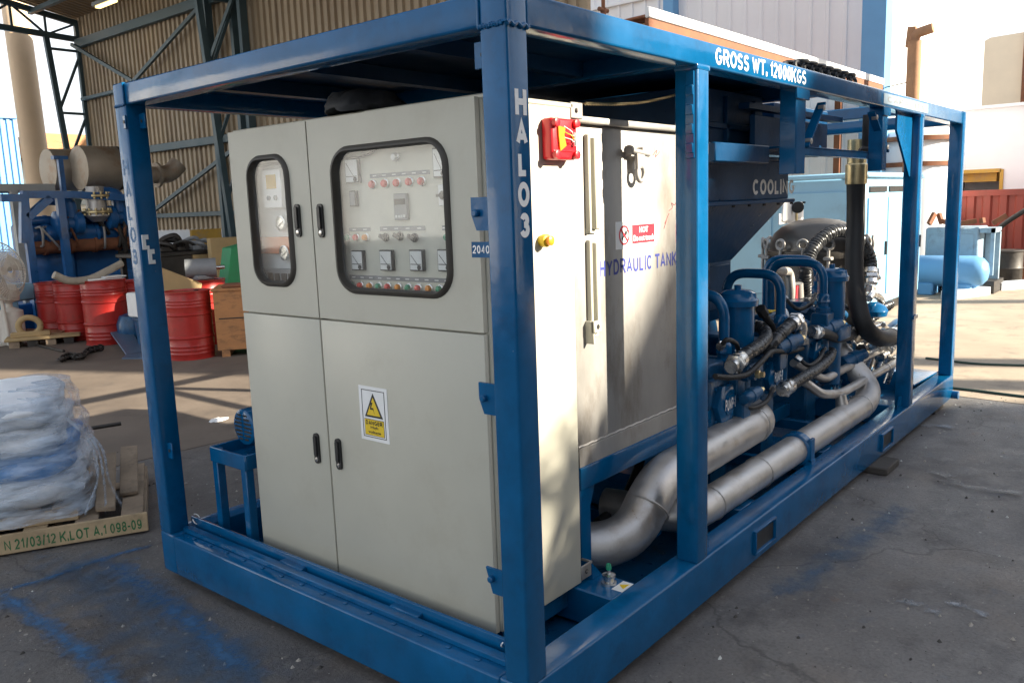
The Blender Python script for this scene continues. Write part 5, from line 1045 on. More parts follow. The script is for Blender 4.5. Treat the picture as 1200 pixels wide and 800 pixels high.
tubeobj('suction_hose', hp((1003, 214, 0.42), (1003, 255, 0.42), (1001, 310, 0.40), (1004, 350, 0.36), (1013, 382, 0.30), (1030, 396, 0.27), (1047, 394, 0.26)), 0.066, RUBBER, 'thick smooth black hose hanging from the cooler frame', 0)
t = thing('hose_collar', 'silver collar closing the thick black hose by the third post', 'collar', PY(1052, 396, 0.26)-Vector((0, 0, 0.08)))
a, b = PY(1044, 395, 0.262), PY(1064, 391, 0.24)
bm = BM(); lathe(bm, a, b-a, [(0.073, 0), (0.075, 0.01), (0.075, 0.09), (0.07, 0.10), (0.07, 0.3)], 24); part('sleeve', bm, BRIGHT, t)
t = thing('hose_collar', 'brass coloured collar at the top of the thick black hose', 'collar', PY(1003, 215, 0.42))
q = PY(1003, 216, 0.42); bm = BM(); lathe(bm, q, (0, 0, 1), [(0.074, 0), (0.076, 0.01), (0.076, 0.14), (0.066, 0.15), (0.066, 0.32)], 24); part('sleeve', bm, BRASS, t)
def valve(u, v, y, label, l=0.22, r=0.048, d=(0.8, -0.25, 0.12)):
    q = PY(u, v, y); d = Vector(d).normalized(); t = thing('blue_valve', label, 'valve', q-Vector((0, 0, r)), 'blue valve cartridges')
    bm = BM(); lathe(bm, q-d*l/2, d, [(r*0.8, 0), (r, 0.012), (r, l*0.4), (r*1.15, l*0.42), (r*1.15, l*0.7), (r*0.85, l*0.75), (r*0.85, l)], 20); bx(bm, q-Vector((0.05, -0.02, 0.16)), q+Vector((0.05, 0.10, -0.02)), 0.008); part('body', bm, BLUE2, t)
    bm = BM(); lathe(bm, q+d*l*0.5, d, [(r*0.6, 0), (r*0.6, 0.02), (r*0.4, 0.025), (r*0.4, 0.045)], 6); part('plug', bm, BRASS, t)
valve(922, 403, 0.30, 'blue cartridge valve under the silver hose elbow'); valve(972, 384, 0.36, 'blue cartridge valve beside the sagging smooth hose'); valve(1000, 420, 0.36, 'blue cartridge valve above the stainless return pipes', 0.26)
valve(880, 463, 0.24, 'blue elbow valve feeding the long wrapped hose', 0.16, 0.036, (0.95, -0.1, 0.1)); valve(873, 437, 0.27, 'blue block valve with yellow plug below the first filter', 0.12, 0.04, (0.1, -1, 0))
t = thing('silver_elbow', 'silver hose elbow on top of the blue valve', 'elbow', PY(938, 385, 0.30))
a = PY(936, 376, 0.30); bm = BM(); tube(bm, round_path([PY(929, 379, 0.30), a, a+Vector((0.05, 0, -0.04)), a+Vector((0.05, 0.01, -0.13))], 0.04, 6), 0.037, 16); lathe(bm, a+Vector((0.05, 0.008, -0.15)), (0, 0, 1), [(0.055, 0), (0.055, 0.035), (0.04, 0.04)], 6); part('body', bm, BRIGHT, t)
# nest of small lines and fittings in the depth
for k in range(32):
    u = 885+random.random()*155; y0 = random.uniform(0.42, 0.9); a = PY(u, random.uniform(355, 420), y0)
    b = a + Vector((random.uniform(0.1, 0.45), random.uniform(-0.12, 0.12), random.uniform(-0.15, 0.1))); c = b + Vector((random.uniform(0, 0.2), random.uniform(0.05, 0.3), random.uniform(-0.25, 0.0)))
    m = (RUBBER, BRIGHT, RUBBER, BLUE2)[k % 4]; r = (0.022, 0.016, 0.028, 0.030)[k % 4]
    bm = BM(); tube(bm, round_path([a, b, c, c+Vector((0, 0.05, -0.25))], 0.1, 6), r, 12); lathe(bm, a, a-b, [(r*1.5, -0.03), (r*1.5, 0.03)], 6)
    solo('hydraulic_line', bm, m, {0: 'small black hydraulic hose among the crowded pumps', 1: 'small bright hydraulic tube among the crowded pumps', 2: 'medium black hydraulic hose among the crowded pumps', 3: 'small blue hydraulic tube among the crowded pumps'}[k % 4], 'hydraulic line', ('small black pump hoses', 'small bright pump tubes', 'medium black pump hoses', 'small blue pump tubes')[k % 4])
for k, (u, v, y) in enumerate(((1040, 410, 0.33), (1046, 424, 0.30), (1030, 418, 0.36), (1022, 405, 0.40))):
    q = PY(u, v, y); bm = BM(); d = Vector((1, -0.1*k, 0.1)); lathe(bm, q, d, [(0.03, 0), (0.045, 0.005), (0.045, 0.04), (0.03, 0.045), (0.03, 0.07), (0.042, 0.075), (0.042, 0.1)], 6 if k % 2 else 16); lathe(bm, q+Vector((0.05, 0, 0)), (0, 0.3, -1), [(0.026, 0), (0.026, 0.2)], 12)
    solo('pipe_union', bm, BRIGHT, 'silver pipe union at the end of the return pipes', 'pipe fitting', 'silver unions on the return pipes')
for k, pts in enumerate((((868, 470, 0.30), (880, 478, 0.26), (898, 470, 0.26), (906, 455, 0.34)), ((845, 405, 0.30), (852, 398, 0.26), (862, 402, 0.26), (866, 412, 0.3)), ((936, 420, 0.36), (948, 428, 0.30), (960, 420, 0.30), (966, 408, 0.38)), ((985, 352, 0.5), (996, 362, 0.4), (1008, 356, 0.42), (1014, 345, 0.5)), ((920, 350, 0.6), (935, 362, 0.5), (950, 356, 0.5), (956, 345, 0.62)))):
    bm = BM(); p = smooth_path(hp(*pts), 8); tube(bm, p, 0.013, 10)
    for q, d in ((p[0], p[0]-p[1]), (p[-1], p[-1]-p[-2])): lathe(bm, q, d, [(0.020, -0.02), (0.022, 0), (0.022, 0.02), (0.014, 0.024)], 6, 1)
    solo('pilot_hose', bm, [RUBBER, BRIGHT], ('thin pilot hose looping below the PUMP-1 hex cover', 'thin pilot hose tucked beside the first arched pipe', 'thin pilot hose under the first blue cartridge valve', 'thin pilot hose behind the thick black hose', 'thin pilot hose between the two arched pipes')[k], 'hose')
for k, (u, v, y) in enumerate(((905, 385, 0.55), (955, 368, 0.6), (988, 395, 0.5))):
    q = PY(u, v, y); t = thing('flange_block', ('bolted blue flange block behind the spiral hoses', 'bolted blue flange block under the second arched pipe', 'bolted blue flange block by the sagging hose')[k], 'flange', (q.x, q.y, q.z-0.1))
    bm = BM(); bx(bm, (q.x-0.11, q.y, q.z-0.10), (q.x+0.11, q.y+0.2, q.z+0.10), 0.008); lathe(bm, (q.x, q.y+0.001, q.z), (0, -1, 0), [(0.075, 0), (0.075, 0.02), (0.05, 0.024), (0.045, 0.07)], 20); part('body', bm, BLUE2, t)
    for j in range(4):
        bm = BM(); lathe(bm, (q.x+0.085*(1 if j % 2 else -1), q.y, q.z+0.075*(1 if j > 1 else -1)), (0, -1, 0), [(0.014, 0), (0.014, 0.016), (0.007, 0.018), (0.007, 0.026)], 6); part('bolt', bm, BRIGHT, t)
    bm = BM(); bx(bm, (q.x-0.05, q.y-0.003, q.z+0.112), (q.x+0.05, q.y+0.1, q.z+0.118)); part('tag_plate', bm, YEL if k == 0 else BRIGHT, t)
# lever valve with red handle
t = thing('lever_valve', 'grey ball valve with long red lever', 'valve', PY(932, 385, 0.85))
bm = BM(); cyl(bm, PY(933, 335, 0.85), PY(930, 372, 0.85), 0.016, seg=10); part('lever', bm, SIGNR, t)
bm = BM(); tube(bm, round_path([PY(905, 318, 0.9), PY(925, 318, 0.9), PY(927, 335, 0.88), PY(927, 380, 0.88)], 0.1, 8), 0.035, 14); cyl(bm, PY(935, 332, 0.86), PY(936, 350, 0.86), 0.04, seg=14); part('body', bm, TANKM, t)
t = thing('silver_ferrule', 'blue domed regulator with silver fittings near the third post', 'regulator', PY(1025, 372, 0.45)-Vector((0, 0, 0.06)))
q = PY(1024, 364, 0.45); bm = BM(); lathe(bm, q-Vector((0, 0, 0.06)), (0, 0, 1), [(0.04, 0), (0.10, 0.02), (0.11, 0.06), (0.09, 0.10), (0.03, 0.13)], 24); part('dome', bm, BLUE, t)
bm = BM(); tube(bm, smooth_path([PY(1018, 350, 0.45), PY(1022, 345, 0.45), PY(1030, 348, 0.45), PY(1034, 356, 0.45)], 5), 0.03, 12); lathe(bm, PY(1020, 342, 0.5), (0.2, 0, 1), [(0.045, 0), (0.045, 0.05), (0.03, 0.06)], 6); part('fitting', bm, BRIGHT, t)
bm = BM(); tube(bm, smooth_path([q+Vector((0.1, 0, 0)), q+Vector((0.3, -0.05, 0.02)), q+Vector((0.25, 0.1, -0.12)), q+Vector((-0.2, 0.1, -0.15))], 8), 0.03, 12, rip=0.06); part('loop_hose', bm, SPIRAL, t)

# =================================================================== FILTER VESSEL
t = thing('filter_vessel', 'domed stainless filter vessel ringed with eye bolts', 'vessel', (5.1, 1.1, B2))
_vd = 7.6; _v = CAM + (FW + RT*((957-600)/FPX) - UP*((292-400)/FPX))*_vd; VC = Vector((_v.x, _v.y)); VR = 0.415; VZ = _v.z
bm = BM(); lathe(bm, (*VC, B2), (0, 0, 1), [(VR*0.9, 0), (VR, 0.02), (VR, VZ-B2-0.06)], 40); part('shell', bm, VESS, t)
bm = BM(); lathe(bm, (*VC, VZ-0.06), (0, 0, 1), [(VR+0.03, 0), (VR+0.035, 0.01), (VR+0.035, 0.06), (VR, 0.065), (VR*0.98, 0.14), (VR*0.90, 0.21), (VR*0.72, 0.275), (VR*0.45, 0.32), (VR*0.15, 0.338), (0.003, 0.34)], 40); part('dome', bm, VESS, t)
for k in range(14):
    a = 2*math.pi*k/14+0.1; c = Vector((VC.x+math.cos(a)*(VR+0.055), VC.y+math.sin(a)*(VR+0.055), VZ-0.14))
    bm = BM(); cyl(bm, c-Vector((0, 0, 0.12)), c+Vector((0, 0, 0.16)), 0.014, seg=10); bx(bm, c+Vector((-0.035, -0.035, 0.07)), c+Vector((0.035, 0.035, 0.10)), 0.006); tg = Vector((-math.sin(a), math.cos(a), 0))
    tube(bm, [c+Vector((0, 0, 0.205)) + (tg*math.cos(2*math.pi*j/16) + Vector((0, 0, 1))*math.sin(2*math.pi*j/16))*0.042 for j in range(17)], 0.014, 8); part('eye_bolt', bm, TANKM, t)
bm = BM(); bx(bm, (VC.x-0.75, VC.y-0.4, B2-0.006), (VC.x+0.4, VC.y+0.5, B2+0.012)); part('base', bm, BLUE2, t)
# gauge tree on the vessel
t = thing('pressure_gauge', 'round pressure gauge on a white bracket above the vessel', 'gauge', (4.95, 1.45, 1.55))
q = PY(934, 243, 1.45); bm = BM(); lathe(bm, q, (-0.8, -0.6, 0), [(0.05, 0), (0.055, 0.005), (0.055, 0.04), (0.045, 0.042)], 20); part('case', bm, BLACK, t)
bm = BM(); cyl(bm, (q.x+0.02, q.y+0.01, 1.50), (q.x+0.02, q.y+0.01, q.z), 0.012, seg=8); part('stem', bm, BRASS, t)
bm = BM(); bx(bm, (q.x-0.25, q.y+0.03, q.z-0.12), (q.x-0.02, q.y+0.05, q.z+0.08)); bx(bm, (q.x+0.08, q.y+0.03, q.z-0.1), (q.x+0.25, q.y+0.05, q.z+0.05)); bx(bm, (q.x-0.3, q.y+0.05, q.z-0.15), (q.x+0.3, q.y+0.06, q.z-0.05)); part('bracket', bm, WHITE, t)

# =================================================================== COOLER
t = thing('oil_cooler', 'dark blue oil cooler hopper lettered COOLING under the frame roof', 'cooler', (2.3, 0.9, 1.1))
CY = 0.35; CX0, CX1, CYB = 1.935, 3.02, 1.7
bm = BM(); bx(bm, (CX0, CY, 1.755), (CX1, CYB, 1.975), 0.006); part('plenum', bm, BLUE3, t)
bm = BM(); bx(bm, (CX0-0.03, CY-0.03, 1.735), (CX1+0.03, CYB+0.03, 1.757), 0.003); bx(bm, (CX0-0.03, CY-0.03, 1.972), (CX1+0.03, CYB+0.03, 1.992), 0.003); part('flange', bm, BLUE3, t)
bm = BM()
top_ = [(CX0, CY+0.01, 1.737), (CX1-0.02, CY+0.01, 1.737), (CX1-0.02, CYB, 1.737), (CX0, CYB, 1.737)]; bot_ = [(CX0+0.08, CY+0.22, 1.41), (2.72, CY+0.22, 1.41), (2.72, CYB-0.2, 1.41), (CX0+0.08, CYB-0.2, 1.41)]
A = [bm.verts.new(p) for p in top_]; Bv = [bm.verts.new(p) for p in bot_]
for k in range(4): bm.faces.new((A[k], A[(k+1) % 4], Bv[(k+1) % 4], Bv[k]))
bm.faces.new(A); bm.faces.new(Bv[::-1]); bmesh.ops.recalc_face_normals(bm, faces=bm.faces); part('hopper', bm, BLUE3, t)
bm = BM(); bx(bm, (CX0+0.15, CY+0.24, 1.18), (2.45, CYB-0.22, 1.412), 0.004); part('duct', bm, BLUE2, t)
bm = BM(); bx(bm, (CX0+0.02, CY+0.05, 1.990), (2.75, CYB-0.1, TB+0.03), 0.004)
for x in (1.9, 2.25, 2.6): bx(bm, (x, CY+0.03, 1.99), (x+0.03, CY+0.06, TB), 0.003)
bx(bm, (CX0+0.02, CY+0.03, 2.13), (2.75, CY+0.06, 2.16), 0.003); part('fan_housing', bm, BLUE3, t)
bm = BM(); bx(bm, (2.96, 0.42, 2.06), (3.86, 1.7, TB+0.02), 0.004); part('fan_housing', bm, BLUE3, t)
q = PY(882, 225, CY-0.001); sign_text('lettering', 'COOLING', (q.x, CY-0.001, 1.785), (1, 0, 0), (0, 0, 1), LETG, t, 0.085, 0.60, 0.22, 0.14)
for k in range(6):
    bm = BM(); lathe(bm, (CX0+0.3+0.2*k, CY-0.015, 1.735), (0, 0, -1), [(0.010, 0), (0.010, 0.012)], 6); part('bolt', bm, DARKM, t)
# hanger brackets and tray beside the cooler
t = thing('cooler_hanger', 'blue tray hung from the top beam beside the cooler by struts', 'bracket', (3.8, 0.4, 1.95))
hx = PY(944, 150, 0.02).x; hx2 = PY(1040, 150, 0.02).x; hz = PY(944, 204, 0.02).z
for x_, w_, zb_ in ((hx, 0.13, hz), (hx2, 0.10, hz+0.03)):
    bm = BM(); bx(bm, (x_-w_, 0.02, zb_), (x_-w_+0.012, 0.105, TB+0.01), 0.003); bx(bm, (x_-w_+0.012, 0.02, zb_), (x_, 0.032, TB+0.01), 0.003); bx(bm, (x_-w_-0.02, 0.008, TB-0.05), (x_+0.02, 0.022, TB+0.004), 0.003); part('hanger_channel', bm, BLUE, t)
bm = BM(); bx(bm, (1.75, 0.20, 1.945), (hx-0.02, 0.24, 2.035), 0.005); bx(bm, (1.75, 0.235, 1.945), (hx-0.02, 0.34, 1.957), 0.002); part('carrier_beam', bm, BLUE3, t)
bm = BM(); bx(bm, (hx, 0.10, 1.985), (hx2-0.1, 0.13, 2.03), 0.004); bx(bm, (hx, 0.10, 2.02), (hx2-0.1, 0.9, 2.032), 0.002); bx(bm, (hx, 0.86, 1.985), (hx2-0.1, 0.9, 2.06)); part('tray', bm, BLUE, t)
bm = BM(); bx(bm, (hx-0.05, 0.27, 2.0), (hx2-0.5, 0.30, 2.20), 0.004); bx(bm, (hx-0.05, 0.3, 2.235), (hx2, 0.36, 2.265)); part('back_plate', bm, BLUE3, t)
for (ua, va), (ub, vb) in (((963, 121), (943, 172)), ((1021, 132), (1038, 178))):
    pa, pb = PY(ua, va, 0.05), PY(ub, vb, 0.05); bm = BM(); beam(bm, pa, pb, 0.012, 0.045, 0, (0, 1, 0)); part('strut', bm, BLUE, t)
    for f_ in (0.12, 0.88):
        bm = BM(); q = pa.lerp(pb, f_); lathe(bm, (q.x, 0.055, q.z), (0, -1, 0), [(0.017, 0), (0.017, 0.03), (0.009, 0.034)], 6); part('pivot_bolt', bm, TANKM, t)
bm = BM(); cyl(bm, (3.92, 0.16, 2.0), (3.92, 0.16, TB-0.02), 0.05, seg=16); lathe(bm, (3.92, 0.16, 2.0), (0, 0, 1), [(0.075, 0), (0.075, 0.06), (0.05, 0.08)], 6); part('damper', bm, DARKM, t)
# chain and finned coil lying on the frame roof
bm = BM()
a, b = PY(935, 86, 0.08), PY(1000, 86, 0.08); n = 15
for k in range(n):
    c = a.lerp(b, k/(n-1)); c.z = H+0.012
    for j in range(2):
        cc = c + Vector((0, 0.06*j, 0.015+0.028*(k % 2)))
        tube(bm, [cc + Vector((0.045*math.cos(q), 0.022*math.sin(q) if k % 2 else 0.004*math.sin(q), 0.0 if k % 2 else 0.022*math.sin(q))) for q in [2*math.pi*i/14 for i in range(15)]], 0.011, 6)
solo('lifting_chain', bm, BLACK, 'black lifting chain lying on top of the long top beam', 'chain')

# =================================================================== SMALL MOTOR ON ITS STAND (left of the cabinet)
t = thing('motor_stand', 'blue angle iron stand beside the cream cabinet', 'stand', (0.33, 1.96, B2-0.19))
for x in (0.17, 0.50):
    for y in (1.84, 2.09):
        bm = BM(); bx(bm, (x, y, 0.03), (x+0.045, y+0.045, 0.642), 0.004); part('leg', bm, BLUE, t)
for lo, hi in (((0.165, 1.835, 0.575), (0.178, 2.14, 0.65)), ((0.54, 1.835, 0.575), (0.553, 2.14, 0.65)), ((0.17, 1.832, 0.576), (0.55, 1.845, 0.651)), ((0.17, 2.13, 0.576), (0.55, 2.143, 0.651))):
    bm = BM(); bx(bm, lo, hi, 0.003); part('top_rail', bm, BLUE, t)
bm = BM(); bx(bm, (0.18, 1.845, 0.585), (0.54, 2.13, 0.597)); part('top_plate', bm, BLUE, t)
t = thing('electric_motor', 'small blue electric motor with slotted fan cover', 'motor', (0.40, 1.99, 0.60))
mc = Vector((0.27, 1.99, 0.745)); R_ = 0.092
bm = BM(); lathe(bm, mc, (1, 0, 0), [(R_*0.86, 0), (R_*0.97, 0.006), (R_, 0.02), (R_, 0.10), (R_*0.96, 0.105), (R_*0.96, 0.36), (R_*0.6, 0.38), (R_*0.3, 0.40)], 32); part('body', bm, BLUE, t)
for k in range(20):
    a = 2*math.pi*k/20; bm = BM(); d = Vector((0, math.cos(a), math.sin(a))); beam(bm, mc+d*R_*0.98+Vector((0.12, 0, 0)), mc+d*R_*0.98+Vector((0.34, 0, 0)), 0.006, 0.022, 0, d); part('cooling_fin', bm, BLUE, t)
for k in range(7):
    z = -0.06+0.02*k; hw = math.sqrt(max(0.0004, (R_*0.78)**2-z*z)); 
    for s in (-1, 1):
        bm = BM(); bx(bm, mc+Vector((-0.0015, s*0.008, z-0.005)), mc+Vector((0.002, s*hw, z+0.005))); part('fan_slot', bm, BLACK, t)
bm = BM(); bx(bm, mc+Vector((0.12, -0.08, -0.155)), mc+Vector((0.32, 0.08, -0.08)), 0.005); part('foot', bm, BLUE, t)
bm = BM(); bx(bm, mc+Vector((0.16, -0.05, 0.085)), mc+Vector((0.28, 0.05, 0.14)), 0.006); part('terminal_box', bm, BLUE, t)

# =================================================================== PALLET AND WRAPPED BUNDLE
pu = Vector((0.889, -0.458, 0)); pv = Vector((0.458, 0.889, 0)); PO = Vector((0.262, 3.078, G))      # front right corner, run leftwards = -pu
def pal(bm, a, b, z0, z1, c0, c1, bev=0.004, mi=0):
    """a,b distance left of the right end; c0,c1 depth"""
    M = Matrix(((-pu.x, pv.x, 0, PO.x), (-pu.y, pv.y, 0, PO.y), (0, 0, 1, PO.z), (0, 0, 0, 1)))
    bx(bm, (a, c0, z0), (b, c1, z1), bev, 1, mi, M); return bm
t = thing('wooden_pallet', 'weathered wooden pallet stencilled with green date lettering', 'pallet', PO - pu*0.65 + pv*0.5)
PL, PD = 1.45, 1.1
bm = BM(); pal(bm, 0, PL, 0.012, 0.125, 0, 0.022); fb = part('side_board', bm, PALW, t, 'front board with green stencil lettering')
sign_text('lettering', 'N 21/03/12 K.LOT A.1 098-09', PO - pu*0.735 + Vector((0, 0, 0.033)), pu, (0, 0, 1), GREENI, fb, 0.060, 0.70, 0.17)
for a in (0.0, 0.48, 0.98, PL-0.1):
    bm = BM(); pal(bm, a+0.005, a+0.10, 0.012, 0.105, 0.024, PD); part('stringer', bm, PALW2, t)
for a in (0.02, 0.26, 0.52, 0.78, 1.04, 1.3):
    bm = BM(); pal(bm, a, a+0.12, 0.107, 0.127, 0.022, PD+0.01, 0.003); part('deck_board', bm, PALW2 if a < 0.4 else PALW, t)
bm = BM(); pal(bm, 0.02, PL, 0.0, 0.012, 0.05, 0.16); part('bottom_board', bm, PALW2, t); bm = BM(); pal(bm, 0.02, PL, 0.0, 0.012, PD-0.15, PD); part('bottom_board', bm, PALW2, t)
# second pallet layer carrying the load, broken boards on the right
t = thing('stacked_pallet', 'second darker pallet lying on the stencilled pallet under the bundle', 'pallet', PO - pu*0.9 + pv*0.5 + Vector((0, 0, 0.127)))
for c in (0.06, 0.45, 0.95):
    bm = BM(); pal(bm, 0.36, 1.5, 0.128, 0.20, c, c+0.09); part('stringer', bm, PALW, t)
for a in (0.36, 0.55, 0.74, 0.93, 1.12, 1.31):
    bm = BM(); pal(bm, a, a+0.13, 0.201, 0.221, 0.05, 1.06); part('deck_board', bm, PALW2, t)
for k, (a, c0, c1, tilt) in enumerate(((0.05, 0.35, 1.0, 0.20), (0.17, 0.10, 0.72, 0.28))):
    bm = BM(); pal(bm, a, a+0.105, 0.135, 0.157, c0, c1)
    piv = PO - pu*a + pv*c0; 
    for v in bm.verts:
        d = (v.co-piv).dot(pv); v.co.z += d*tilt + 0.012*noise.noise(v.co*9)
    solo('broken_board', bm, PALW2, ('splintered loose board tilted over the pallet end', 'loose board leaning beside the splintered one')[k], 'board')
# sacks in shrink wrap
t = thing('wrapped_bundle', 'shrink wrapped stack of white and blue sacks on the pallets', 'bundle', PO - pu*0.9 + pv*0.55 + Vector((0, 0, 0.22)))
def sack(a0, a1, c0, c1, z0, z1, m, sd):
    bm = BM(); bmesh.ops.create_icosphere(bm, subdivisions=4, radius=1.0)
    ca, cc, cz = (a0+a1)/2, (c0+c1)/2, (z0+z1)/2
    for v in bm.verts:
        q = v.co.copy(); e = 4.5; s = (abs(q.x)**e + abs(q.y)**e + abs(q.z)**2.6)**(-1/e) if q.length else 1
        q = q*min(s, 1.4); nv = noise.noise(Vector((q.x*2.2+sd, q.y*2.2, q.z*2.2)))*0.10 + noise.noise(Vector((q.x*7+sd, q.y*7, q.z*7)))*0.035
        q *= 1+nv; v.co = PO - pu*(ca + q.x*(a1-a0)/2) + pv*(cc + q.y*(c1-c0)/2) + Vector((0, 0, cz + q.z*(z1-z0)/2))
    part('sack', bm, m, t, sharp=180)
zz = 0.215
for lay, (h, m) in enumerate(((0.155, SACKW), (0.145, SACKB), (0.145, SACKW), (0.14, SACKW))):
    ins = 0.03*lay
    for (c0, c1) in ((0.04, 0.58), (0.54, 1.08)):
        sack(0.33+ins*1.2, 0.98, c0, c1, zz-0.01, zz+h+0.05, m, lay*3.1+c0); sack(0.93, 1.60, c0, c1, zz-0.01, zz+h+0.05, SACKB if lay in (0, 1) else SACKW, lay*2.3+c1+5)
    zz += h
def film_mat():
    m = bpy.data.materials.new('stretch_film'); m.use_nodes = True; n = m.node_tree.nodes; l = m.node_tree.links; b = n['Principled BSDF']
    b.inputs['Base Color'].default_value = (0.62, 0.72, 0.84, 1); b.inputs['Roughness'].default_value = 0.12; b.inputs['Specular IOR Level'].default_value = 1.0
    geo = n.new('ShaderNodeNewGeometry'); mp = n.new('ShaderNodeMapping'); mp.inputs['Scale'].default_value = (5, 5, 22); mp.inputs['Rotation'].default_value = (0.25, 0.2, 0)
    l.new(geo.outputs['Position'], mp.inputs['Vector']); t = n.new('ShaderNodeTexNoise'); t.inputs['Scale'].default_value = 1.0; t.inputs['Detail'].default_value = 7; l.new(mp.outputs[0], t.inputs['Vector'])
    r = n.new('ShaderNodeMapRange'); r.inputs[1].default_value = 0.35; r.inputs[2].default_value = 0.72; r.inputs[3].default_value = 0.08; r.inputs[4].default_value = 0.80; l.new(t.outputs['Fac'], r.inputs[0]); l.new(r.outputs[0], b.inputs['Alpha'])
    bp = n.new('ShaderNodeBump'); bp.inputs['Strength'].default_value = 0.9; bp.inputs['Distance'].default_value = 0.03; l.new(t.outputs['Fac'], bp.inputs['Height']); l.new(bp.outputs['Normal'], b.inputs['Normal'])
    return m
FILM = film_mat()
bm = BM(); rows = []; nS, nZ = 96, 34
for j in range(nZ+1):
    z = 0.17+0.66*j/nZ; row = []
    for k in range(nS):
        a = 2*math.pi*k/nS; ca, sa = math.cos(a), math.sin(a); e = 5.0; s = (abs(ca)**e+abs(sa)**e)**(-1/e)
        shr = 1 - 0.10*(j/nZ)**1.5; lay = 0.02*abs(math.sin((z-0.215)/0.146*math.pi))
        ha, hc = 0.70*shr + lay, 0.575*shr + lay
        p = PO - pu*(0.97+0.05*j/nZ + ha*ca*s) + pv*(0.56 + hc*sa*s) + Vector((0, 0, z))
        nv = noise.noise_vector(Vector((p.x*6, p.y*6, p.z*16)))*0.016 + noise.noise_vector(Vector((p.x*3, p.y*3, p.z*30+p.x*9)))*0.010
        row.append(bm.verts.new(p+nv))
    rows.append(row)
for a, b in zip(rows, rows[1:]):
    for k in range(nS): bm.faces.new((a[k], a[(k+1) % nS], b[(k+1) % nS], b[k]))
cap = [bm.verts.new(PO - pu*(1.0 + (0.62*math.cos(2*math.pi*k/nS))*0.55) + pv*(0.56+0.5*math.sin(2*math.pi*k/nS)*0.55) + Vector((0, 0, 0.835+0.03*noise.noise(Vector((k*0.4, 0, 0)))))) for k in range(nS)]
for k in range(nS): bm.faces.new((rows[-1][k], rows[-1][(k+1) % nS], cap[(k+1) % nS], cap[k]))
bm.faces.new(cap); part('stretch_film', bm, FILM, t, sharp=180)
bm = BM()                                            # loose film strands hanging at the right end
for s0 in range(3):
    p0 = PO - pu*(0.36-0.02*s0) + pv*(0.02+0.12*s0) + Vector((0, 0, 0.74-0.05*s0)); pts = [p0, p0+pu*0.10+Vector((0, 0, -0.16)), p0+pu*0.12-pv*0.02+Vector((0, 0, -0.36)), p0+pu*(0.03+0.08*s0)+Vector((0, 0, -0.58))]
    pp = smooth_path(pts, 8); lo = None
    for i, q in enumerate(pp):
        w = 0.022+0.014*noise.noise(q*12); cur = [bm.verts.new(q - pv*w), bm.verts.new(q + pv*w*0.3 + pu*0.012), bm.verts.new(q + pv*w)]
        if lo:
            for k in range(2): bm.faces.new((lo[k], lo[k+1], cur[k+1], cur[k]))
        lo = cur
part('film_tail', bm, FILM, t, sharp=180)
a, b = PZ(98, 512, 0.10), PZ(143, 506, 0.10)
bm = BM(); cyl(bm, (a.x-0.3, a.y+0.1, 0.16), (b.x, b.y, 0.17), 0.016, seg=12); solo('steel_rod', bm, DARKM, 'dark steel rod sticking out from behind the wrapped bundle', 'rod')

# =================================================================== LEFT BACKGROUND: drums, crate, fan, engine, clutter
dr = thing('oil_drum', 'glossy red steel drum standing by the plywood crate', 'drum', (3.70, 8.62, G), 'red oil drums')
c = Vector((3.70, 8.62, G)); r = 0.288
bm = BM(); prof = [(r*0.97, 0.0), (r+0.008, 0.004), (r+0.008, 0.014), (r, 0.02)]
for z in (0.29, 0.59): prof += [(r, z-0.022), (r+0.011, z-0.008), (r+0.011, z+0.008), (r, z+0.022)]
for z in (0.08, 0.13, 0.18, 0.69, 0.73, 0.77): prof += [(r, z-0.012), (r+0.005, z), (r, z+0.012)]
prof = sorted(prof, key=lambda q: q[1]) + [(r, 0.86), (r+0.009, 0.868), (r+0.009, 0.884), (r-0.006, 0.886), (r-0.012, 0.866), (0.01, 0.868)]
lathe(bm, c, (0, 0, 1), prof, 36); part('shell', bm, DRUM, dr)
bm = BM(); lathe(bm, c+Vector((0.17, 0.05, 0.866)), (0, 0, 1), [(0.03, 0), (0.03, 0.012), (0.02, 0.014)], 12); part('bung', bm, DARKM, dr)
for u, v, lab, s in ((72, 397, 'red drum with dented side behind the blue sheet metal', 1.0), (94, 399, 'red drum in the middle of the drum cluster under the pale hose', 1.0), (129, 404, 'red drum of the cluster with sunlit patches and papers on its lid', 1.08), (158, 397, 'worn drum of the cluster half behind the left frame post', 1.0), (245, 404, 'red drum carrying the small grey motor behind the plywood crate', 1.05)):
    q = PZ(u, v, G); rd = Vector((q.x-CAM.x, q.y-CAM.y, 0)).normalized()*0.26; dup(dr, (q.x+rd.x, q.y+rd.y, G), u*0.1, lab, s)
q = PZ(129, 404, G); rd = Vector((q.x-CAM.x, q.y-CAM.y, 0)).normalized()*0.28; D3 = Vector((q.x+rd.x, q.y+rd.y, G))
zt = G+0.886*1.08
bm = BM(); tube(bm, smooth_path([PY(63, 322, D3.y-0.1), PY(82, 329, D3.y-0.1), PY(105, 327, D3.y-0.05), PY(125, 318, D3.y), PY(142, 309, D3.y+0.1)], 8), 0.055, 14); solo('pale_hose', bm, mat('grey_beige_hose', (0.36, 0.32, 0.26), 0.7, 0, 0.2, 12), 'pale corrugated hose draped across the red drums', 'hose')
bm = BM(); bx(bm, (D3.x-0.27, D3.y-0.2, zt), (D3.x+0.2, D3.y+0.1, zt+0.025), 0.004); bx(bm, (D3.x-0.05, D3.y-0.22, zt+0.026), (D3.x+0.26, D3.y+0.05, zt+0.045), 0.004); solo('papers', bm, [WHITE], 'flat white packets lying on the sunlit drum', 'packet')
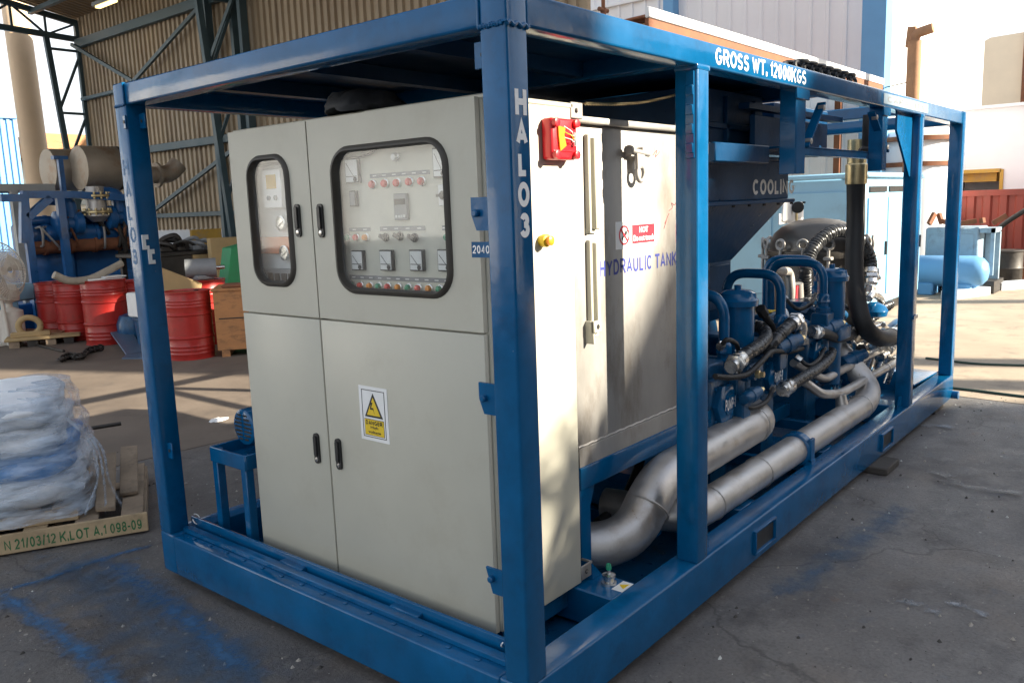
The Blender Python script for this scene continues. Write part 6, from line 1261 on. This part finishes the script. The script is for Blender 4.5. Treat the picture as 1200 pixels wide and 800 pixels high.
q = PZ(245, 404, G); rd = Vector((q.x-CAM.x, q.y-CAM.y, 0)).normalized()*0.26; D5 = Vector((q.x+rd.x, q.y+rd.y, G+0.886*1.05))
t = thing('grey_motor', 'small grey electric motor lying on a red drum', 'motor', D5)
bm = BM(); cyl(bm, D5+Vector((-0.20, 0.1, 0.16)), D5+Vector((0.16, -0.12, 0.16)), 0.14, seg=24); bx(bm, D5+Vector((-0.15, -0.12, 0.0)), D5+Vector((0.12, 0.12, 0.06)), 0.01); part('body', bm, GREYP, t)
bm = BM(); cyl(bm, D5+Vector((0.16, -0.12, 0.16)), D5+Vector((0.26, -0.18, 0.16)), 0.03, seg=12); part('shaft', bm, BRIGHT, t)
# plywood crate
q = PZ(256, 419, G); t = thing('plywood_crate', 'orange brown plywood crate on feet behind the cabinet', 'crate', (q.x+0.5, q.y+0.1, G))
cx0, cy0 = q.x, q.y
cM = Matrix.Translation((cx0, cy0, 0)) @ Matrix.Rotation(rad(-38), 4, 'Z')
bm = BM(); bx(bm, (0, 0, G+0.09), (1.15, 0.8, G+0.87), 0.006, 1, 0, cM); part('box', bm, WOODO, t)
bm = BM(); bx(bm, (-0.02, -0.02, G+0.865), (1.17, 0.82, G+0.895), 0.004, 1, 0, cM); part('lid', bm, WOODO, t)
for x in (0.05, 1.0):
    bm = BM(); bx(bm, (x, 0.0, G), (x+0.10, 0.8, G+0.092), 0, 1, 0, cM); part('foot', bm, WOODO, t)
bm = BM(); bx(bm, (0.05, -0.004, G+0.50), (0.95, 0.001, G+0.515), 0, 1, 0, cM); part('strap', bm, DARKM, t)
bm = BM(); bx(bm, (0.1, 0.1, G+0.896), (0.5, 0.5, G+0.93), 0.01, 1, 0, cM); solo('dark_packet', bm, RUST, 'flat rusty packet lying on the plywood crate', 'packet')
# workbench with clutter against the dado wall
bY = 11.2; a = PY(188, 297, bY); b = PY(300, 297, bY)
t = thing('work_bench', 'dark steel workbench with brown panels behind the drums', 'bench', (a.x+1, bY+0.5, G))
bm = BM(); bx(bm, (a.x-0.3, bY, a.z-0.06), (b.x+0.6, bY+0.9, a.z), 0.01); part('top', bm, DARKM, t)
mx = PY(226, 300, bY).x
bm = BM(); bx(bm, (a.x-0.25, bY+0.02, G+0.2), (mx-0.01, bY+0.06, a.z-0.06)); part('front_panel', bm, DARKM, t)
bm = BM(); bx(bm, (mx+0.01, bY+0.015, G+0.2), (b.x+0.5, bY+0.06, a.z-0.06)); part('front_panel', bm, CARD, t)
for x in (a.x-0.25, b.x+0.45):
    for y in (bY+0.05, bY+0.8):
        bm = BM(); bx(bm, (x, y, G), (x+0.08, y+0.08, a.z-0.05)); part('leg', bm, DARKM, t)
for k in range(9):
    u = 193+6.3*k; q = PY(u, 290, bY+0.25+0.1*(k % 3)); s = random.uniform(0.07, 0.13); bm = BM()
    tube(bm, smooth_path([(q.x-s*1.3, q.y, a.z+s*0.4), (q.x-s*0.6, q.y+0.1, a.z+s*1.5), (q.x+s*0.7, q.y-0.05, a.z+s*(1.2+0.8*(k % 2))), (q.x+s*1.4, q.y, a.z+s*0.35), (q.x-s, q.y+0.02, a.z+s*0.35)], 6), s*0.34, 8); bx(bm, (q.x-s, q.y-0.06, a.z-0.001), (q.x+s*0.7, q.y+0.08, a.z+s*0.9), 0.02)
    solo('machine_part', bm, DARKM if k < 5 else GREYP, 'black oily machine part heaped on the workbench' if k < 5 else 'grey coiled machine part heaped on the workbench', 'machine part', 'black parts on the bench' if k < 5 else 'grey parts on the bench')
a = PY(224, 268, 12.9); b = PY(262, 300, 12.9)
bm = BM(); bx(bm, (a.x, 12.9, 1.05), (b.x, 12.96, a.z-0.02)); bx(bm, (a.x+0.1, 12.93, G), (a.x+0.2, 12.98, 1.1)); bx(bm, (b.x-0.2, 12.93, G), (b.x-0.1, 12.98, 1.1)); solo('yellow_panel', bm, YELP, 'stained yellow board standing behind the workbench', 'board')
q = PY(268, 292, 10.4); bm = BM(); bx(bm, (q.x-0.02, 10.9, G), (q.x+0.5, 11.0, PY(268, 278, 10.9).z), 0.01); solo('printed_carton', bm, CARD, 'tall pale carton beside the green sheeting', 'carton')
q = PY(279, 320, 9.6); bm = BM(); prism(bm, [(q.x-0.25, 9.8, G), (q.x+0.4, 9.8, G), (q.x+0.4, 9.8, PY(279, 285, 9.8).z), (q.x+0.05, 9.8, PY(279, 290, 9.8).z)], (0, 0.25, 0)); solo('green_sheeting', bm, GREENT, 'bright green sheeting folded behind the plywood crate', 'tarpaulin')
# cardboard sheets leaning between the post and the drum, blue bin and light box below
a = PZ(196, 415, G); t0 = PY(180, 315, 9.3); 
bm = BM(); M = Matrix.Translation(PY(203, 340, 9.2)) @ Matrix.Rotation(rad(25), 4, 'Y') @ Matrix.Rotation(rad(-14), 4, 'X'); bx(bm, (-0.42, -0.02, -0.20), (0.38, 0.02, 0.22), 0.004, 1, 0, M); bx(bm, (-0.3, 0.02, -0.22), (0.42, 0.06, 0.26), 0.004, 1, 0, M); solo('cardboard_sheet', bm, CARD, 'torn cardboard sheets leaning beside the red drum', 'cardboard')
q = PZ(192, 408, G); bm = BM(); lathe(bm, (q.x, q.y+0.15, G), (0, 0, 1), [(0.24, 0), (0.26, 0.02), (0.28, 0.42), (0.30, 0.43), (0.30, 0.46), (0.26, 0.45)], 24); solo('blue_tub', bm, BLUE2, 'dark blue tub on the floor beside the red drum', 'tub')
bm = BM(); bx(bm, (q.x-0.25, q.y+0.1, G+0.455), (q.x+0.2, q.y+0.45, G+0.80), 0.02); solo('white_box', bm, WHITE, 'white box resting on the dark blue tub', 'box')
q = PZ(168, 404, G); bm = BM(); lathe(bm, (q.x+0.05, q.y+0.3, G), (0, 0, 1), [(0.2, 0), (0.24, 0.05), (0.25, 0.3), (0.2, 0.42), (0.08, 0.46), (0.08, 0.5)], 24); solo('blue_bottle', bm, BLUE2, 'squat blue gas bottle at the end of the drum cluster', 'gas bottle')
# sheet metal, chain, bracket block on the floor
pts = [PZ(118, 395, G), PZ(150, 398, G), PZ(168, 414, G), PZ(148, 417, G)]
bm = BM(); prism(bm, [(pts[0].x, pts[0].y, G+0.34), (pts[1].x, pts[1].y, G+0.25), (pts[2].x, pts[2].y, G+0.02), (pts[3].x, pts[3].y, G+0.005)], (0.01, 0, 0.012)); prism(bm, [PZ(143, 421, G)+Vector((0, 0, 0.004)), PZ(170, 421, G)+Vector((0, 0, 0.004)), PZ(172, 413, G)+Vector((0, 0, 0.004)), PZ(152, 413, G)+Vector((0, 0, 0.004))], (0, 0, 0.015)); beam(bm, (pts[1].x, pts[1].y, G), (pts[1].x, pts[1].y, G+0.26), 0.04, 0.04); solo('bent_sheet', bm, mat('blue_grey_sheet', (0.10, 0.16, 0.24), 0.4, 0.3, 0.2, 6), 'bent blue grey sheet metal lying in front of the drums', 'sheet metal')
bm = BM(); p = smooth_path([PZ(72, 425, G), PZ(82, 421, G), PZ(95, 422, G), PZ(104, 415, G), PZ(120, 411, G)], 6)
for k, q in enumerate(p[:-1]):
    d = (p[k+1]-q).normalized(); s = Vector((-d.y, d.x, 0)); w = Vector((0, 0, 1)) if k % 2 else s
    tube(bm, [q + Vector((0, 0, 0.05)) + d*0.07*math.cos(2*math.pi*i/12) + w*0.04*math.sin(2*math.pi*i/12) for i in range(13)], 0.014, 6)
solo('anchor_chain', bm, DARKM, 'rusty dark chain heaped on the shed floor', 'chain')
q = PZ(52, 404, G); M = Matrix.Translation(q) @ Matrix.Rotation(rad(-25), 4, 'Z')
t = thing('scrap_skid', 'small wooden skid with a looped timber handle on the floor', 'skid', q)
for k in range(4):
    bm = BM(); bx(bm, (-0.45+0.24*k, -0.12, 0), (-0.31+0.24*k, 0.2, 0.10), 0.005, 1, 0, M); part('block', bm, DARKM if k % 2 else PALW2, t)
bm = BM(); bx(bm, (-0.5, -0.15, 0.10), (0.5, 0.25, 0.145), 0.01, 1, 0, M); part('deck', bm, CARD, t)
bm = BM(); tube(bm, [M @ Vector((-0.18+0.16*math.cos(a)*(1 if math.cos(a) > 0 else 0.8), 0.02, 0.30+0.13*math.sin(a))) for a in [2*math.pi*k/20 for k in range(21)]], 0.045, 10); bx(bm, (-0.42, -0.05, 0.145), (0.1, 0.1, 0.22), 0.01, 1, 0, M); part('looped_handle', bm, CARD, t)
a = PZ(78, 400, G); bm = BM(); cyl(bm, a+Vector((0, 0, 0.09)), a+Vector((-0.25, 0.9, 0.09)), 0.09, seg=18); solo('short_pipe', bm, RUST, 'short rusty pipe lying behind the wooden skid', 'pipe')
a, b = PZ(40, 405, G), PZ(75, 413, G); bm = BM(); cyl(bm, a+Vector((0, 0, 0.02)), b+Vector((0, 0, 0.02)), 0.02, seg=10); solo('steel_bar', bm, DARKM, 'thin dark bar lying in front of the wooden skid', 'bar')
q = PZ(255, 493, G)
bm = BM(); lathe(bm, q, (0, 0, 1), [(0.06, 0), (0.055, 0.012), (0.03, 0.02), (0.01, 0.015)], 14)
for v in bm.verts:
    nv = noise.noise_vector(v.co*13); v.co += Vector((nv.x*0.09, nv.y*0.03, abs(nv.z)*0.02))
solo('white_rag', bm, WHITE, 'small white rag dropped on the floor behind the frame', 'rag')

# pedestal fan
FB = PZ(12, 404, G); t = thing('pedestal_fan', 'round wire pedestal fan on a cross foot', 'fan', FB)
FC = PY(2, 318, FB.y); fr = 0.44; fn = Vector((0.45, -0.85, 0.12)).normalized(); fu, fw2, _ = frame_of(fn)
bm = BM(); cyl(bm, FB, (FB.x-0.06, FB.y, FC.z), 0.03, seg=12); part('pole', bm, FANW, t)
bm = BM(); bx(bm, FB+Vector((-0.5, -0.07, 0)), FB+Vector((0.4, 0.07, 0.05)), 0.01); bx(bm, FB+Vector((-0.07, -0.35, 0.001)), FB+Vector((0.07, 0.35, 0.052)), 0.01); part('cross_foot', bm, FANW, t)
bm = BM()
for k in range(56):
    a = 2*math.pi*k/56; d = fu*math.cos(a) + fw2*math.sin(a)
    tube(bm, [FC+d*0.05+fn*0.15, FC+d*fr*0.7+fn*0.14, FC+d*fr+fn*0.0, FC+d*fr*0.7-fn*0.12, FC+d*0.08-fn*0.13], 0.0045, 5)
for rr, off in ((fr, 0.0), (fr*0.7, 0.142), (fr*0.4, 0.148)): tube(bm, [FC + fn*off + (fu*math.cos(2*math.pi*k/40)+fw2*math.sin(2*math.pi*k/40))*rr for k in range(41)], 0.010 if off == 0 else 0.005, 6)
part('grille', bm, FANW, t)
for k in range(3):
    a0 = 2*math.pi*k/3; poly = [FC + (fu*math.cos(a0+q)+fw2*math.sin(a0+q))*rr + fn*(0.03-0.07*(q/0.9)) for rr, q in ((0.06, 0), (0.36, -0.05), (0.40, 0.35), (0.34, 0.85), (0.06, 0.7))]
    bm = BM(); prism(bm, poly, fn*0.006); part('blade', bm, FANW, t)
bm = BM(); lathe(bm, FC-fn*0.30, fn, [(0.07, 0), (0.10, 0.03), (0.10, 0.2), (0.06, 0.24), (0.06, 0.34)], 20); part('motor_housing', bm, FANW, t)
# clutter beside the fan
q = PZ(8, 408, G); bm = BM(); lathe(bm, (q.x-0.25, q.y+1.0, G), (0, 0, 1), [(0.2, 0), (0.23, 0.02), (0.25, 0.5), (0.22, 0.52)], 20); solo('red_pail', bm, DRUM, 'red pail standing behind the pedestal fan', 'pail')
q = PY(30, 345, 12.9); bm = BM(); bx(bm, (q.x-1.6, 12.9, 0.55), (q.x+0.15, 13.4, 0.82), 0.03); bx(bm, (q.x-0.9, 12.95, G), (q.x-0.1, 13.35, 0.56), 0.02); solo('blue_machine_bed', bm, LBLUE, 'light blue machine bed behind the fan', 'machine')
q = PY(15, 345, 12.4); bm = BM(); lathe(bm, (q.x-0.02, 12.55, G), (0, 0, 1), [(0.16, 0), (0.18, 0.02), (0.18, 0.5), (0.05, 0.56), (0.05, 0.62), (0.15, 0.66), (0.17, 0.78), (0.12, 0.90), (0.01, 0.92)], 20); solo('white_vessel', bm, FANW, 'small cream vessel with rounded top behind the fan', 'vessel')

# big blue engine package
EY = 14.0
eq = lambda u, v, y=EY: PY(u, v, y)
t = thing('engine_package', 'large blue gas engine compressor with two aluminised silencers on top', 'engine', (eq(80, 390).x, EY+0.8, G))
xa, xb = eq(-40, 300).x, eq(185, 300).x
bm = BM(); bx(bm, (xa, EY-0.2, G), (xb, EY+1.8, 0.42), 0.02); part('base_frame', bm, ENGB, t)
bm = BM(); a = eq(30, 345); b = eq(75, 375); bx(bm, (eq(30, 340).x, EY-0.5, G), (eq(62, 340).x, EY-0.1, 0.78), 0.02); part('drip_tank', bm, ENGB, t)
bm = BM(); bx(bm, (eq(32, 300).x, EY, 0.42), (eq(88, 300).x, EY+1.4, 1.28), 0.05, 2); part('crankcase', bm, ENGB, t)
bm = BM(); bx(bm, (eq(90, 300).x, EY+0.15, 0.42), (xb, EY+1.4, 1.55), 0.05); part('crankcase', bm, ENGB, t)
for v, r, m, y in ((276, 0.17, ENGB, EY-0.1), (290, 0.13, RUST, EY-0.15), (259, 0.08, ENGB, EY-0.05)):
    a, b = eq(35, v, y), eq(175, v, y); bm = BM(); cyl(bm, (a.x, y, a.z), (b.x, y, a.z), r, seg=20)
    for k in range(5): q = a.lerp(b, 0.1+0.2*k); lathe(bm, (q.x, y, a.z), (1, 0, 0), [(r*1.15, 0), (r*1.15, 0.06)], 20)
    part('manifold', bm, m, t)
for k in range(6):
    q = eq(30+24*k, 300, EY-0.02); bm = BM(); bx(bm, (q.x, EY-0.06, 1.3), (q.x+0.26, EY+0.5, 1.75), 0.03); lathe(bm, (q.x+0.13, EY-0.05, 1.52), (0, -1, 0), [(0.10, 0), (0.10, 0.05), (0.05, 0.06)], 16); part('cylinder_head', bm, ENGB, t)
for u, v in ((80, 262), (138, 255)):                   # turbo housings
    q = eq(u, v, EY-0.25); bm = BM(); lathe(bm, (q.x-0.25, q.y, q.z), (1, 0, 0), [(0.12, 0), (0.22, 0.04), (0.22, 0.16), (0.14, 0.2), (0.14, 0.3), (0.20, 0.34), (0.20, 0.46), (0.1, 0.5)], 22); tube(bm, round_path([(q.x+0.05, q.y, q.z+0.1), (q.x+0.05, q.y, q.z+0.42), (q.x-0.25, q.y+0.2, q.z+0.45)], 0.2, 8), 0.12, 16); part('turbocharger', bm, ENGB, t)
# silencers
for u0, u1, v, r, y in ((92, 138, 197, 0.40, EY+0.25), (56, 100, 199, 0.38, EY+0.9)):
    a, b = eq(u0, v, y), eq(u1, v, y); bm = BM(); lathe(bm, (a.x, y, a.z), (1, 0, 0), [(r*0.2, -0.03), (r*0.98, 0), (r, 0.02), (r, b.x-a.x), (r*0.95, b.x-a.x+0.03)], 32); part('silencer', bm, MUFF, t)
    bm = BM(); lathe(bm, (b.x-0.05, y, a.z), (1, 0, 0), [(r*1.02, 0), (r*1.02, 0.05)], 32); part('silencer_band', bm, DARKM, t)
q = eq(111, 222, EY-0.32); bm = BM(); lathe(bm, (q.x, q.y, 1.75), (0, 0, 1), [(0.10, 0), (0.20, 0.1), (0.20, 0.16), (0.15, 0.18), (0.17, 0.2), (0.17, 0.42), (0.14, 0.45), (0.15, 0.62)], 24); part('exhaust_bellows', bm, STEEL, t)
bm = BM()
for z in (1.90, 2.18):
    lathe(bm, (q.x, q.y, z), (0, 0, 1), [(0.24, 0), (0.25, 0.01), (0.25, 0.04), (0.24, 0.05)], 24)
    for k in range(12): lathe(bm, (q.x+0.22*math.cos(k*0.5236), q.y+0.22*math.sin(k*0.5236), z-0.03), (0, 0, 1), [(0.02, 0), (0.02, 0.12)], 6)
part('exhaust_flange', bm, BRASS, t)
q = eq(190, 197, EY+0.25); e = eq(205, 190, EY+0.25)
bm = BM(); a = eq(138, 205, EY+0.25); cyl(bm, (a.x, EY+0.25, a.z), (eq(184, 203, EY+0.25).x, EY+0.25, a.z), 0.16, seg=20); lathe(bm, (eq(182, 203, EY+0.25).x, EY+0.25, a.z), (1, 0, 0), [(0.24, 0), (0.24, 0.05)], 20)
x0 = eq(184, 203, EY+0.25).x; tube(bm, round_path([(x0, EY+0.25, a.z), (x0+0.25, EY+0.25, a.z+0.02), (x0+0.45, EY+0.2, a.z+0.22)], 0.2, 8), 0.17, 18); part('exhaust_elbow', bm, MUFF, t)
# front tubular frame with brace and grey top frame
for pa, pb in (((25, 228), (83, 228)), ((28, 228), (28, 285)), ((83, 228), (150, 232)), ((32, 255), (58, 232)), ((0, 232), (25, 232))):
    a, b = eq(*pa, EY-0.45), eq(*pb, EY-0.45); bm = BM(); beam(bm, a, b, 0.12, 0.12, 0, (0, 1, 0)); part('frame_tube', bm, ENGB, t)
for u in (28, 70):
    a = eq(u, 228, EY-0.45); bm = BM(); bx(bm, (a.x-0.07, EY-0.5, G), (a.x+0.05, EY-0.4, a.z)); part('frame_leg', bm, ENGB, t)
a, b = eq(-40, 216, EY+0.1), eq(62, 222, EY+0.1); bm = BM(); bx(bm, (a.x, EY, a.z-0.12), (b.x, EY+0.1, a.z)); bx(bm, (a.x, EY+1.0, a.z-0.12), (b.x, EY+1.1, a.z)); bx(bm, (eq(12, 220).x, EY-0.02, G+0.4), (eq(20, 220).x, EY+0.1, a.z)); part('grey_frame', bm, mat('grey_frame_paint', (0.36, 0.36, 0.34), 0.6), t)
bm = BM(); bx(bm, (a.x, EY+0.1, a.z-0.1), (b.x-0.2, EY+1.0, a.z-0.02)); part('walkway', bm, DARKM, t)
a = eq(71, 187, EY+0.05); bm = BM(); bx(bm, (a.x-0.06, EY, 1.7), (a.x+0.02, EY+0.08, a.z)); bx(bm, (a.x-0.14, EY-0.02, a.z), (a.x+0.1, EY+0.1, a.z+0.06)); part('stand_pipe', bm, ENGB, t)
for k in range(10):                                   # hoses and small lines on the engine
    u = 40+random.random()*100; a = eq(u, random.uniform(240, 268), EY-0.2); b = a+Vector((random.uniform(-0.3, 0.4), -0.05, random.uniform(-0.7, -0.2)))
    bm = BM(); tube(bm, smooth_path([a, a.lerp(b, 0.4)+Vector((random.uniform(-0.2, 0.2), -0.12, 0.1)), a.lerp(b, 0.8)+Vector((0.05, -0.08, -0.1)), b+Vector((0, 0.1, 0))], 6), random.choice((0.02, 0.03, 0.045)), 8); part('engine_line', bm, (DARKM, TANKM, RUST)[k % 3], t)
for k, (u, v) in enumerate(((120, 330), (132, 325), (150, 325))):
    q = eq(u, v, EY-0.35); bm = BM(); bx(bm, (q.x-0.13, EY-0.5, 0.42), (q.x+0.13, EY-0.15, q.z+0.15), 0.03); part('filter_housing', bm, ENGB, t)
